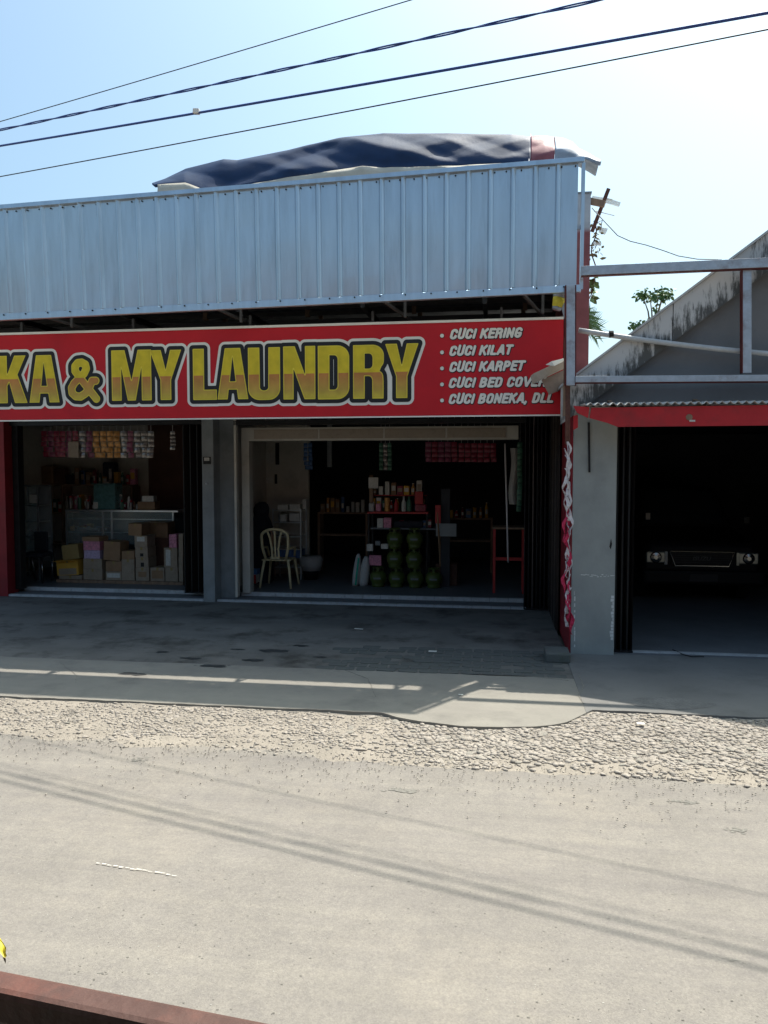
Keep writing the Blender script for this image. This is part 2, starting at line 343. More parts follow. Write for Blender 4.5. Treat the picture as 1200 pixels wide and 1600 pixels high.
for i, (px, py, rx, ry) in enumerate([(425,1020,.16,.05),(470,1012,.06,.03),(372,1018,.05,.025),(330,1045,.12,.04),(395,1035,.09,.03),(300,1032,.07,.03),(255,1022,.06,.025),(500,1030,.05,.02),(210,1058,.1,.035)]):
    blotch(px, py, rx, ry, m_wet, 'damp_patch', .0235 if Pz(px,py).y>7.5 else .0315, i*1.7+20)
b = B(); p0 = Pz(150, 1349, 0); p1 = Pz(278, 1369, 0)
for i in range(14):
    q0 = p0.lerp(p1, i/14+.01*random.random()); q1 = p0.lerp(p1, (i+.55+.5*random.random())/14)
    wv = .002+.004*random.random(); j = random.uniform(-.004,.004); b.add([(q0.x, q0.y-wv+j, .003), (q1.x, q1.y-wv*.3+j, .003), (q1.x+.008, q1.y+wv*.5+j, .003), (q0.x, q0.y+wv*.7+j, .003)], [(0,1,2,3)])
b.build('paint_streak', m_paintmark, kind='structure')
# pits, chips and pale aggregate specks on the road surface
for nm, mt_, n_, lo_, hi_ in (('road_pits', M('road_pit', (.15,.14,.122), .95, 0, .3, 20), 2600, .0015, .0055), ('road_aggregate', M('road_fleck', (.36,.345,.31), .9, 0, .2, 20), 1500, .0012, .0035)):
    b = B()
    for k in range(n_):
        c = 2.3+3.0*random.random()**1.4; u = random.uniform(-.62*c-.6, .44*c+.3); q = lo_+(hi_-lo_)*random.random()**3; a0 = random.random()*6
        if noise.noise(Vector((u*1.3, c*1.3, 8)))+.25 < random.uniform(-.2, .5): continue
        zz = -.004+.004*noise.noise(Vector((u*.4, c*.7, 1)))+.0012+k*2e-7
        b.add([(u+q*(1+.6*random.random())*math.cos(a0+i*1.2566), c+q*.8*(.7+.6*random.random())*math.sin(a0+i*1.2566), zz) for i in range(5)], [(0,1,2,3,4)])
    b.build(nm, mt_, kind='structure')
# cracks in the concrete
def crack(pts, z, wd=.006):
    b = B(); P = [Pz(*p) for p in pts]; L = []; Rr = []
    for i in range(len(P)-1):
        for k in range(6):
            q = P[i].lerp(P[i+1], k/6); j = .012*noise.noise(q*9); wq = wd*(.5+random.random()*.6)
            L.append((q.x+j-wq, q.y+j, z)); Rr.append((q.x+j+wq, q.y+j, z))
    b.prism(L+Rr[::-1], (0, 0, -.002)); return b.build('crack', m_tar, kind='structure')
crack([(905,1060),(912,1078),(903,1092),(914,1108)], .0345)
crack([(540,1052),(575,1066),(590,1100)], .0345, .003); crack([(95,1040),(120,1062),(118,1075)], .0345, .003)
crack([(700,1056),(760,1060),(830,1062),(900,1070)], .0345, .003)

# ------------------------------------------------------------ stones
ico = bmesh.new(); bmesh.ops.create_icosphere(ico, subdivisions=2, radius=1); ico2v = np.array([v.co[:] for v in ico.verts]); ico2f = [tuple(v.index for v in f.verts) for f in ico.faces]; ico.free()
ico = bmesh.new(); bmesh.ops.create_icosphere(ico, subdivisions=1, radius=1); ico1v = np.array([v.co[:] for v in ico.verts]); ico1f = np.array([[v.index for v in f.verts] for f in ico.faces]); ico.free()
stone_me = []
for k in range(10):
    v = ico2v.copy(); off = rng.uniform(0, 50, 3)
    for i in range(len(v)): v[i] *= 1+.32*noise.noise(Vector(v[i]*1.3+off))+.08*noise.noise(Vector(v[i]*4+off))
    v[:, 2] = np.clip(v[:, 2], -.8, .75)
    me = bpy.data.meshes.new('stone'); me.from_pydata(v.tolist(), [], ico2f); me.materials.append(m_stone if k % 3 else m_stoned)
    me.polygons.foreach_set('use_smooth', [True]*len(me.polygons)); stone_me.append(me)
def stone_density(u, c):
    e0, e1 = edge_c(u), terr_c(u)
    if c < e0-.1 or c > e1-.02: return 0
    t = (c-e0)/(e1-e0); d = .80 if u < -1.5 else .80+.35*min(1, max(0, (u+1.5)/1.8))
    k = noise.noise(Vector((u*1.6, c*2.2, 7)))
    d *= max(.30, min(1, .62+k*1.3+(.3 if u > -.6 else 0)))
    if t < .12: d *= .35
    return d*(.6 if t > .9 and u < -.9 else 1)
cnt = 0; tries = 0
while cnt < 290 and tries < 20000:
    tries += 1; u = random.uniform(-4.2, 2.3); c = random.uniform(5.25, 6.6)
    if random.random() > stone_density(u, c) or (u < -1.2 and random.random() < .5): continue
    s = random.uniform(.018, .036)*(1 if u > -1.2 else .8); o = bpy.data.objects.new('stone', random.choice(stone_me)); COL.objects.link(o)
    o.location = W((u, c, verge_z(u, c)+s*.10)); o.scale = (s*random.uniform(.9, 1.3), s*random.uniform(.65, 1), s*random.uniform(.3, .45))
    o.rotation_euler = (random.uniform(-.2, .2), random.uniform(-.2, .2), random.uniform(0, 6.3))
    tag(o, 'rounded grey river stone lying loose in the gravel verge', 'stone', 'larger river stones in the gravel verge'); cnt += 1
V = []; Fc = []; nst = 0; tries = 0
while nst < 15000 and tries < 90000:
    tries += 1; u = random.uniform(-5.2, 3.2); c = random.uniform(5.15, 6.62)
    if random.random() > stone_density(u, c)*1.1: continue
    s = min(.026, .005+abs(random.gauss(0, .009)))*(1.15 if u > -.8 else .85)
    a = random.uniform(0, 6.3); ca, sa = math.cos(a), math.sin(a)
    v = ico1v*rng.uniform(.78, 1.2, (len(ico1v), 1))*np.array([s*1.2, s*.9, s*.42])
    x = v[:, 0]*ca-v[:, 1]*sa+u; y = v[:, 0]*sa+v[:, 1]*ca+c; z = v[:, 2]+s*.12+max(verge_z(u, c), -.003)
    V.append(np.stack([x, y, z], 1)); Fc.append(ico1f+len(ico1v)*nst); nst += 1
# scattered grit over the road edge and the dirt
for k in range(3500):
    u = random.uniform(-5.2, 3); c = 5.4-abs(random.gauss(0, .35)) if k % 2 else random.uniform(5.2, 6.4)
    s = random.uniform(.003, .007); v = ico1v*rng.uniform(.7, 1.2, (len(ico1v), 1))*s
    V.append(np.stack([v[:, 0]+u, v[:, 1]+c, v[:, 2]*.7+.006], 1)); Fc.append(ico1f+len(ico1v)*nst); nst += 1
me = bpy.data.meshes.new('gravel'); me.from_pydata(np.concatenate(V).tolist(), [], np.concatenate(Fc).tolist()); me.materials.append(m_stone)
me.polygons.foreach_set('use_smooth', [True]*len(me.polygons))
go = bpy.data.objects.new('gravel', me); COL.objects.link(go); go.rotation_euler = (0, 0, -A)
tag(go, 'pale grey gravel and pebbles strewn along the road edge', 'gravel', kind='stuff')

# ------------------------------------------------------------ the shop building
FZ = .11
shop = thing('shop_building', 'two-bay shop building with grey concrete front, red side pillar and open fronts', 'building', (-3.5, 11.3, 0))
uP0, uP1 = Pc(318, 800, 11.28).x, Pc(336, 800, 11.28).x
uL = Pc(11, 800, 11.28).x; uR = .78
uB0 = Pc(368, 800, 11.45).x
def part(name, mat, *boxes, bevel=0, label=None, parent=shop):
    b = B()
    for q in boxes: b.box(*q)
    return b.build(name, mat, parent, bevel=bevel, label=label)
part('floor', m_floor, (uL-1.5, uP0, 11.72, 17.5, -.05, FZ), (uP1, uR, 11.72, 17.5, -.05, FZ))
part('concrete_pillar', m_plaster, (uP0, uP1, 11.24, 11.55, -.02, 4.1), bevel=.006)
part('red_pillar', M('red_pillar_paint', (.22,.014,.02), .6, 0, .15, 4, .05, 40, stain=(.12,.02,.02), samt=.5, sscale=3), (uL-1.3, uL-.01, 11.26, 11.55, -.02, 4.1), label='red painted side pillar')
part('wall', m_plaster, (uP1+.002, uB0, 11.5, 11.62, 0, 3.0), label='recessed grey wall between the bays')
part('wall', m_white_wall, (uP0+.175, uP0+.19, 11.66, 13.9, FZ, 3.2), label='white side wall of the right bay')
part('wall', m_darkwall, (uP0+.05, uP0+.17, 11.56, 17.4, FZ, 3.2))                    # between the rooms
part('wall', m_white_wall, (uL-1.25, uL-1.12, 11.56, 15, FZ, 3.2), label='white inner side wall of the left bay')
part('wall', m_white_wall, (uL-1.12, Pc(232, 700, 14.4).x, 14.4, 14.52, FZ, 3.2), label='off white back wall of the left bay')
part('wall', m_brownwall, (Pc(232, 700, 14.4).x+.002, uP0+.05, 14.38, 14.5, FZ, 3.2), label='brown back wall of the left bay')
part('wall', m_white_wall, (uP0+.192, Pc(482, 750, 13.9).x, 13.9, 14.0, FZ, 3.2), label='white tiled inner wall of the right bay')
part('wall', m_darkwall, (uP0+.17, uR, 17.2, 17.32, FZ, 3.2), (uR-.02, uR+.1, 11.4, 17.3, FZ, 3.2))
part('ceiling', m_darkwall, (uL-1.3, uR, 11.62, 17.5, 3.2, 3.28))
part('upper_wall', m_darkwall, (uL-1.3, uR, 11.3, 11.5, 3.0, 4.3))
# steps with edge tiles
stepb = part('step', m_tread, (uL-.6, uP0-.01, 11.30, 11.72, -.02, .052), (uP1+.01, Pc(822, 940, 11.3).x, 11.30, 11.72, -.02, .052))
def tiles(u0, u1, c, z0, z1, wd):
    u = u0
    while u < u1-.05:
        e = min(u+wd, u1)
        B().box(u+.003, e-.003, c-.018, c+.05, z0, z1+random.uniform(0, .002)).build('tile', m_tile, stepb)
        u = e
tiles(uL-.6, uP0-.015, 11.296, .0, .056, .28); tiles(uP1+.015, Pc(822, 940, 11.3).x, 11.296, .0, .056, .28)
tiles(uL, uP0-.015, 11.70, .056, FZ+.004, .28); tiles(uB0, Pc(822, 940, 11.7).x, 11.70, .056, FZ+.004, .28)
# frame and header of the right bay
zH0, zH1 = Pc(600, 688, 11.7).z, Pc(600, 664, 11.7).z
fr = part('door_frame', m_white_wall, (uB0, uB0+.04, 11.40, 11.50, FZ-.03, 2.95), (uB0+.045, uB0+.17, 11.62, 11.8, FZ, zH0), bevel=.004, label='off white door frame post')
hb = part('header_beam', m_white_wall, (uB0+.04, Pc(810, 680, 11.7).x, 11.64, 11.84, zH0, zH1-.03), bevel=.005, label='stained beige header beam over the right bay')
x = uB0+.25
for wd in (1.05, 1.02, .95, .9):
    if x+wd > Pc(812, 680, 11.7).x: wd = Pc(812, 680, 11.7).x-x-.02
    B().box(x, x+wd-.03, 11.625, 11.64, zH0+.03, zH1-.06).build('fascia_panel', m_ply, hb); x += wd
part('shutter_rail', m_dark, (uB0, uR-.1, 11.40, 11.55, zH1, zH1+.07), (uL, uP0, 11.40, 11.55, zH1+.02, zH1+.09))
part('opening_frame', m_dark, (uL, uL+.10, 11.45, 11.6, FZ, 3.0))
b = B(); z0 = Pc(325, 716, 11.235).z
part('switch_box', m_dark, (uP0+.03, uP0+.14, 11.215, 11.24, z0-.09, z0+.02)); part('notice', m_label, (uP0+.05, uP0+.13, 11.208, 11.214, z0-.04, z0+.01))
B().lathe((uP0+.08, 11.23, Pc(325, 757, 11.2).z), [(.02,0),(.025,.02),(.01,.03)], 8).build('padlock', m_galv, shop)
# canopy over the front (its street edge stops short of the zinc fascia)
b = B()
def can_pt(s, t):
    u = -9.2+(uR+.015+9.2)*s; c = 8.74+(11.5-8.74)*t
    return (u, c, 4.10+.30*t+.012*math.sin(u*2*math.pi/.2))
b.grid(400, 3, can_pt); cn = b.build('canopy_sheet', m_darkwall, shop)
for c in (8.86, 9.7, 10.6): B().box(-9.2, uR, c, c+.05, 4.02+(c-8.8)*.11, 4.07+(c-8.8)*.11).build('purlin', m_brk, shop)
for u in (-7.6, -6.1, -4.6, -3.1, -1.6, -.2): B().box(u, u+.05, 8.86, 11.3, 3.93, 4.0).build('rafter', m_dark, shop)
b = B(); b.grid(60, 6, lambda s, t: (-9.2+(uR+9.2)*s, 11.5+6.2*t, 4.42+.5*t+.01*math.sin(s*300))); b.build('roof', m_corr, shop)
part('side_wall', m_darkwall, (-9.25, -9.15, 11.3, 17.5, 0, 4.4)); part('rear_wall', m_darkwall, (-9.25, uR, 17.45, 17.55, 0, 4.8))
part('side_infill', m_plaster, (-9.15, uL-1.3, 11.2, 11.4, 0, 4.3))

# ------------------------------------------------------------ folding steel gates
def gate(label, u0, u1, c0, c1, z0, z1, n, cat='gate', bright=()):
    t = thing('folding_gate', label, cat, ((u0+u1)/2, (c0+c1)/2, z0))
    for i in range(n):
        a = i/n; b2 = (i+1)/n; u = u0+(u1-u0)*a; ue = u0+(u1-u0)*b2; ca_, cb = (c0, c1) if i % 2 == 0 else (c1, c0)
        b = B(); b.prism([(u+.004, ca_, z0+.02), (ue-.004, cb, z0+.02), (ue-.004, cb+.012, z0+.02), (u+.004, ca_+.012, z0+.02)], (0, 0, z1-z0-.02))
        b.build('slat', m_gatel if i in bright else m_gate, t)
        B().tube([(u, ca_, z0), (u, ca_, z1)], .010, 6).build('hinge_rod', m_gatel if i in bright else m_dark, t)
    B().box(u0, u1, c0-.03, c1+.03, z0-.0, z0+.018).build('bottom_track', m_dark, t)
    return t
part('side_panel', m_gate, (.735, .757, 9.85, 11.28, .03, 2.95), label='dark brown steel side panel')
for i in range(9): B().box(.722, .734, 9.88+i*.155, 9.92+i*.155, .03, 2.95).build('panel_rib', m_gatel if i in (2, 5) else m_gate, shop)
gate('brown steel folding gate pushed to the right end of the shop front', Pc(820,800,11.35).x, .72, 11.28, 11.42, .03, 2.95, 12, bright=(4, 7))
gate('dark folding gate stacked at the right of the left bay beside the grey pillar', Pc(290,800,11.55).x, uP0-.01, 11.50, 11.62, FZ, 2.85, 7)
gate('black folding gate stacked beside the white garage pillar', Pc(962,800,8.8).x, Pc(990,800,8.8).x, 8.72, 8.84, .04, 2.62, 6)

# ------------------------------------------------------------ zinc fascia
fas = thing('zinc_fascia', 'tall ribbed zinc sheet fascia along the front of the canopy', 'fascia', (-3, 8.5, 3.9))
U0, U1 = -7.7, .845
def zb(u): return 3.866+(u+5.9)*(3.973-3.866)/6.73
def zt(u): return 5.152+(u+5.83)*(5.312-5.152)/6.68
pitch = .2355; nr = int((U1-U0)/pitch)
prof = [(0,0),(.006,-.010),(.016,-.022),(.030,-.027),(.042,-.022),(.056,-.010),(.064,0)]
k = 0; u = U0+.02
while u < U1-.05:
    n = min(3, int((U1-.01-u)/pitch+1e-6))
    b = B(); cols = []
    for r in range(n):
        for du, dc in prof: cols.append((u+r*pitch+du, dc))
    ue = u+n*pitch+(.006 if u+(n+1)*pitch < U1 else 0)
    if n < 3: ue = U1-.004
    cols.append((ue, 0)); rows = 7
    tw = random.uniform(-.004, .004)
    vs = []
    for j in range(rows):
        t = j/(rows-1)
        for uu, dc in cols:
            z = zb(uu)+.05+(zt(uu)-.03-zb(uu)-.05)*t
            vs.append((uu+.004*noise.noise(Vector((uu*.7, t*2, 3)))*0, 8.5-.06*t+dc+(.004 if k % 2 else 0)+tw*math.sin(t*3.14)+.004*noise.noise(Vector((uu*3, t*2.2, 1))), z))
    m_ = len(cols); b.add(vs, [(j*m_+i, j*m_+i+1, (j+1)*m_+i+1, (j+1)*m_+i) for j in range(rows-1) for i in range(m_-1)])
    b.build('zinc_sheet', m_zinc, fas); k += 1; u += n*pitch
    if n < 3: break
b = B(); b.bar((U0, 8.515, zb(U0)+.01), (U1, 8.515, zb(U1)+.01), .06, .075); b.build('bottom_rail', m_zinc, fas, bevel=.003)
b = B(); b.bar((U0, 8.425, zt(U0)-.022), (U1+.01, 8.425, zt(U1)-.022), .05, .05); b.build('top_trim', m_zinc, fas, bevel=.003)
B().bar((U1+.005, 8.51, zb(U1)), (U1+.005, 8.45, zt(U1)-.05), .035, .05, Vector((0,1,0))).build('edge_trim', m_zinc, fas)
b = B()
for i in range(60):
    uu = U0+.1+i*.142+random.uniform(-.02, .02)
    if uu < U1: b.lathe((uu, 8.435, zt(uu)-.075), [(.009,-.004),(.009,.004)], 6, Matrix.Rotation(R(90), 3, 'X'))
for i in range(30):
    uu = U0+.16+i*.283
    if uu < U1: b.lathe((uu, 8.478, zb(uu)+.03), [(.009,-.004),(.009,.004)], 6, Matrix.Rotation(R(90), 3, 'X'))
b.build('screw', m_dark, fas, kind='stuff')
for px in (60, 330, 592, 812):
    p = Pc(px, 500, 8.56)
    B().bar((p.x, 8.55, zb(p.x)+.03), (p.x+.30, 9.25, 3.83), .03, .03).build('bracket', m_brk, fas)
    B().bar((p.x+.26, 8.85, 4.05), (p.x+.26, 8.85, 3.80), .03, .03).build('bracket', m_brk, fas)
    B().bar((p.x, 8.54, zb(p.x)+.02), (p.x, 8.95, 4.06), .035, .035).build('bracket', m_brk, fas)
for i, u in enumerate(np.arange(-7.5, .8, 1.1)):
    B().bar((u, 8.55, zb(u)+.03), (u, 8.49, zt(u)-.03), .04, .04, Vector((0,1,0))).build('stud', m_galv, fas)
B().bar((U0, 8.50, 4.55), (U1, 8.50, 4.62), .04, .04).build('back_rail', m_galv, fas)

# ------------------------------------------------------------ the red banner sign
SC = 9.0; su0, su1 = -7.9, .71; sz0, sz1 = 2.677, 3.779
sign = thing('shop_sign', 'long red laundry sign board with yellow block letters over the shop front', 'sign', (-3, SC, sz0))
def szt(u): return sz1
B().box(su0, su1, SC, SC+.03, sz0, sz1).build('sign_board', m_signred, sign)
B().box(su0, su1, SC-.012, SC, sz1-.022, sz1+.006).box(su0, su1, SC-.012, SC, sz0-.006, sz0+.010).build('border', m_white, sign)
b = B()
for u in np.arange(-7.5, .8, 1.5): b.box(u, u+.03, SC+.032, SC+.07, sz0+.02, 3.92)
b.box(su0, su1, SC+.032, SC+.07, 3.3, 3.34); b.build('back_frame', m_brk, sign)
def arc(cx, cy, rx, ry, a0, a1, n=10): return [(cx+rx*math.cos(R(a0+(a1-a0)*i/n)), cy+ry*math.sin(R(a0+(a1-a0)*i/n))) for i in range(n+1)]
def glyph(ch):
    """union polys, hole polys, in a unit box"""
    if ch == 'K': return [[(0,0),(.37,0),(.37,.36),(.43,.44),(.60,0),(1,0),(.70,.60),(.97,1),(.61,1),(.37,.60),(.37,1),(0,1)]], []
    if ch == 'A': return [[(0,0),(.33,0),(.365,.19),(.635,.19),(.67,0),(1,0),(.75,1),(.25,1)]], [[(.405,.35),(.595,.35),(.5,.84)]]
    if ch == 'M': return [[(0,0),(.245,0),(.245,.66),(.40,0),(.60,0),(.755,.66),(.755,0),(1,0),(1,1),(.665,1),(.5,.40),(.335,1),(0,1)]], []
    if ch == 'Y': return [[(.33,0),(.67,0),(.67,.40),(1,1),(.65,1),(.5,.60),(.35,1),(0,1),(.33,.40)]], []
    if ch == 'L': return [[(0,0),(1,0),(1,.20),(.47,.20),(.47,1),(0,1)]], []
    if ch == 'U': return [[(0,1)]+arc(.35,.22,.35,.22,180,270)+arc(.65,.22,.35,.22,270,360)+[(1,1),(.64,1)]+arc(.5,.24,.13,.06,0,-180)+[(.36,1)]], []
    if ch == 'N': return [[(0,0),(.32,0),(.32,.58),(.66,0),(1,0),(1,1),(.68,1),(.68,.46),(.36,1),(0,1)]], []
    if ch == 'D': return [[(0,0)]+arc(.62,.22,.38,.22,270,360)+arc(.62,.78,.38,.22,0,90)+[(0,1)]], [[(.37,.18)]+arc(.52,.26,.11,.08,270,360)+arc(.52,.74,.11,.08,0,90)+[(.37,.82)]]
    if ch == 'R': return [[(0,0),(.37,0),(.37,.42)]+[(.48,.42)]+arc(.5,.33,.11,.09,90,0,5)+[(.61,0),(.97,0),(.97,.32)]+arc(.82,.40,.14,.11,0,80,6)+arc(.66,.70,.32,.16,-40,0,5)+arc(.62,.80,.36,.20,0,90)+[(0,1)]], [[(.37,.56)]+arc(.50,.64,.12,.08,270,360,6)+arc(.50,.76,.12,.08,0,90,6)+[(.37,.84)]]
def sd_poly(X, Y, P):
    d = np.full(X.shape, 1e9); ins = np.zeros(X.shape, bool); n = len(P)
    for i in range(n):
        ax, ay = P[i]; bx, by = P[(i+1) % n]; ex, ey = bx-ax, by-ay
        if abs(ex)+abs(ey) < 1e-9: continue
        t = np.clip(((X-ax)*ex+(Y-ay)*ey)/(ex*ex+ey*ey), 0, 1)
        d = np.minimum(d, np.hypot(X-ax-t*ex, Y-ay-t*ey))
        if ey != 0:
            ins ^= ((ay > Y) != (by > Y)) & (X < (Y-ay)*ex/ey+ax)
    return np.where(ins, -d, d)
AMP = [(1.0,.02),(.72,.28),(.42,.56),(.26,.72),(.26,.84),(.36,.92),(.50,.93),(.63,.88),(.66,.77),(.58,.66),(.40,.54),(.22,.42),(.12,.30),(.14,.17),(.26,.09),(.44,.08),(.62,.16),(.76,.30),(.86,.47),(.99,.47)]
def sd_letter(ch, X, Y, x0, x1, y0, y1):
    w_, h_ = x1-x0, y1-y0
    if ch == '&':
        P = [(x0+.046+(p[0]-.12)/.88*(w_-.092), y0+.044+(p[1]-.02)/.91*(h_-.088)) for p in AMP]; d = np.full(X.shape, 1e9)
        for i in range(len(P)-1):
            ax, ay = P[i]; ex, ey = P[i+1][0]-ax, P[i+1][1]-ay
            t = np.clip(((X-ax)*ex+(Y-ay)*ey)/(ex*ex+ey*ey), 0, 1); d = np.minimum(d, np.hypot(X-ax-t*ex, Y-ay-t*ey))
        return d-.050
    us_, hs = glyph(ch); d = np.full(X.shape, 1e9)
    for P in us_: d = np.minimum(d, sd_poly(X, Y, [(x0+p[0]*w_, y0+p[1]*h_) for p in P]))
    for P in hs: d = np.maximum(d, -sd_poly(X, Y, [(x0+p[0]*w_, y0+p[1]*h_) for p in P]))
    return d
def iso_mesh(b, xs, ys, D, c):
    """filled region D<0 as faces at depth c"""
    ny, nx = D.shape
    for j in range(ny-1):
        i = 0
        while i < nx-1:
            q = [D[j, i], D[j, i+1], D[j+1, i+1], D[j+1, i]]
            if max(q) < 0:
                i2 = i
                while i2 < nx-1 and max(D[j, i2+1], D[j+1, i2+1]) < 0: i2 += 1
                b.add([(xs[i], c, ys[j]), (xs[i2], c, ys[j]), (xs[i2], c, ys[j+1]), (xs[i], c, ys[j+1])], [(0,1,2,3)]); i = max(i2, i+1); continue
            if min(q) < 0:
                P = [(xs[i], ys[j]), (xs[i+1], ys[j]), (xs[i+1], ys[j+1]), (xs[i], ys[j+1])]; out = []
                for k_ in range(4):
                    a_, b_ = q[k_], q[(k_+1) % 4]
                    if a_ < 0: out.append(P[k_])
                    if (a_ < 0) != (b_ < 0):
                        t = a_/(a_-b_); out.append((P[k_][0]+t*(P[(k_+1) % 4][0]-P[k_][0]), P[k_][1]+t*(P[(k_+1) % 4][1]-P[k_][1])))
                if len(out) > 2: b.add([(x_, c, y_) for x_, y_ in out], [tuple(range(len(out)))])
            i += 1
words = [[('K',-6,43,556,630),('A',46,93,555,629)], [('&',107,156,561,629)], [('M',175,237,547,626),('Y',235,284,547,625)],
         [('L',302,339,545,625),('A',340,388,544,624),('U',388,438,543,625),('N',443,493,541,624),('D',497,546,540,624),('R',552,601,539,623),('Y',602,654,537,622)]]
m_let = split_mat('letter_print', [(0,(.62,.50,.05)),(.16,(.50,.33,.06)),(.45,(.50,.20,.055)),(.468,(.50,.20,.055)),(.472,(.68,.51,.025)),(1,(.62,.48,.025))], 2, (.22, .87), .5)
def fit_mat(): pass
for wd in words:
    L_ = []
    for ch, a0, a1, y0, y1 in wd:
        ym = (y0+y1)/2; L_.append((ch, Pc(a0, ym, SC).x, Pc(a1, ym, SC).x, Pc((a0+a1)/2, y1, SC).z, Pc((a0+a1)/2, y0, SC).z))
    x0 = min(q[1] for q in L_)-.12; x1 = max(q[2] for q in L_)+.12; y0 = min(q[3] for q in L_)-.12; y1 = max(q[4] for q in L_)+.12
    xs = np.arange(x0, x1, .007); ys = np.arange(y0, y1, .007); X, Y = np.meshgrid(xs, ys)
    Ds = [sd_letter(q[0], X, Y, *q[1:]) for q in L_]; D = np.minimum.reduce(Ds)
    b = B(); iso_mesh(b, xs, ys, D-.078, SC-.0035); b.build('letter_outline', m_white, sign, label='pale outer outline of the lettering')
    b = B(); iso_mesh(b, xs, ys, D-.046, SC-.0065); b.build('letter_outline', m_black, sign, label='black outline of the lettering')
    for Dk in Ds:
        b = B(); iso_mesh(b, xs, ys, Dk, SC-.0095); b.build('letter_edge', m_gold, sign)
        b = B(); iso_mesh(b, xs, ys, Dk+.010, SC-.0125); b.build('letter', m_let, sign)
def text_mesh(txt, off, shear=.22):
    cu = bpy.data.curves.new('t', 'FONT'); cu.body = txt; cu.size = 1; cu.offset = off; cu.shear = shear; cu.resolution_u = 3; cu.space_character = 1.02
    ob = bpy.data.objects.new('t', cu); COL.objects.link(ob); dg = bpy.context.evaluated_depsgraph_get(); dg.update()
    me = bpy.data.meshes.new_from_object(ob.evaluated_get(dg)); v = np.array([q.co[:] for q in me.vertices]); f = [tuple(p.vertices) for p in me.polygons]
    bpy.data.objects.remove(ob); bpy.data.meshes.remove(me); return v, f
def put_text(txt, u0, u1, z0, z1, c, mats, parent, name='lettering', offs=(.045, .012)):
    v0, _ = text_mesh(txt, 0); lo = v0.min(0); hi = v0.max(0); capz = 0.0
    vc, _ = text_mesh('H', 0, 0); cap = vc[:, 1].max()
    sx = (u1-u0)/(hi[0]-lo[0]); sy = (z1-z0)/cap
    for k_, (off, m_) in enumerate(zip(offs, mats)):
        v, f = text_mesh(txt, off)
        sh = .006 if (k_ == 0 and len(mats) > 1) else 0
        b = B(); b.add([(u0+(p[0]-lo[0])*sx+sh, c-.003*k_, z0+p[1]*sy-sh) for p in v], f); b.build(name, m_, parent)
rows = [('CUCI KERING',702,819,515,530),('CUCI KILAT',701,803,541,556),('CUCI KARPET',701,822,566,581),('CUCI BED COVER',700,857,591,606),('CUCI BONEKA, DLL',700,868,616,631)]
def el(cx, cy, rx, ry, a0, a1, n=9): return arc(cx, cy, rx, ry, a0, a1, n)
ST = {'C':(.56,[el(.28,.73,.18,.17,-10,180)+el(.28,.27,.18,.17,180,370)]),'U':(.56,[[(.1,1),(.1,.3)]+el(.28,.28,.18,.18,180,360)+[(.46,1)]]),'I':(.20,[[(.1,.1),(.1,.9)]]),
 'K':(.58,[[(.1,.1),(.1,.9)],[(.48,.92),(.14,.46)],[(.24,.56),(.5,.08)]]),'E':(.50,[[(.44,.9),(.1,.9),(.1,.1),(.44,.1)],[(.1,.52),(.40,.52)]]),
 'R':(.58,[[(.1,.1),(.1,.9),(.28,.9)]+el(.28,.70,.18,.2,90,-90)+[(.1,.5)],[(.28,.5),(.44,.42),(.48,.08)]]),'N':(.58,[[(.1,.1),(.1,.9),(.47,.1),(.47,.9)]]),
 'G':(.58,[el(.28,.72,.18,.18,10,180)+el(.28,.28,.18,.18,180,360)+[(.46,.44),(.32,.44)]]),'L':(.48,[[(.1,.9),(.1,.1),(.42,.1)]]),'A':(.60,[[(.08,.1),(.28,.92),(.34,.92),(.52,.1)],[(.18,.32),(.42,.32)]]),
 'T':(.50,[[(.04,.9),(.46,.9)],[(.25,.9),(.25,.1)]]),'P':(.54,[[(.1,.1),(.1,.9),(.26,.9)]+el(.26,.69,.18,.21,90,-90)+[(.1,.48)]]),
 'B':(.58,[[(.1,.5),(.1,.9),(.27,.9)]+el(.27,.71,.17,.19,90,-90)+[(.1,.52)],[(.27,.52)]+el(.28,.31,.19,.21,90,-90)+[(.1,.1),(.1,.5)]]),
 'D':(.58,[[(.1,.1),(.1,.9),(.24,.9)]+el(.24,.68,.22,.22,90,0)+el(.24,.32,.22,.22,0,-90)+[(.1,.1)]]),'O':(.58,[el(.28,.72,.18,.18,0,180)+el(.28,.28,.18,.18,180,360)+[(.46,.72)]]),
 'V':(.58,[[(.06,.92),(.29,.10),(.33,.10),(.54,.92)]]),',':(.22,[[(.10,.10),(.06,-.06)]]),' ':(.26,[])}
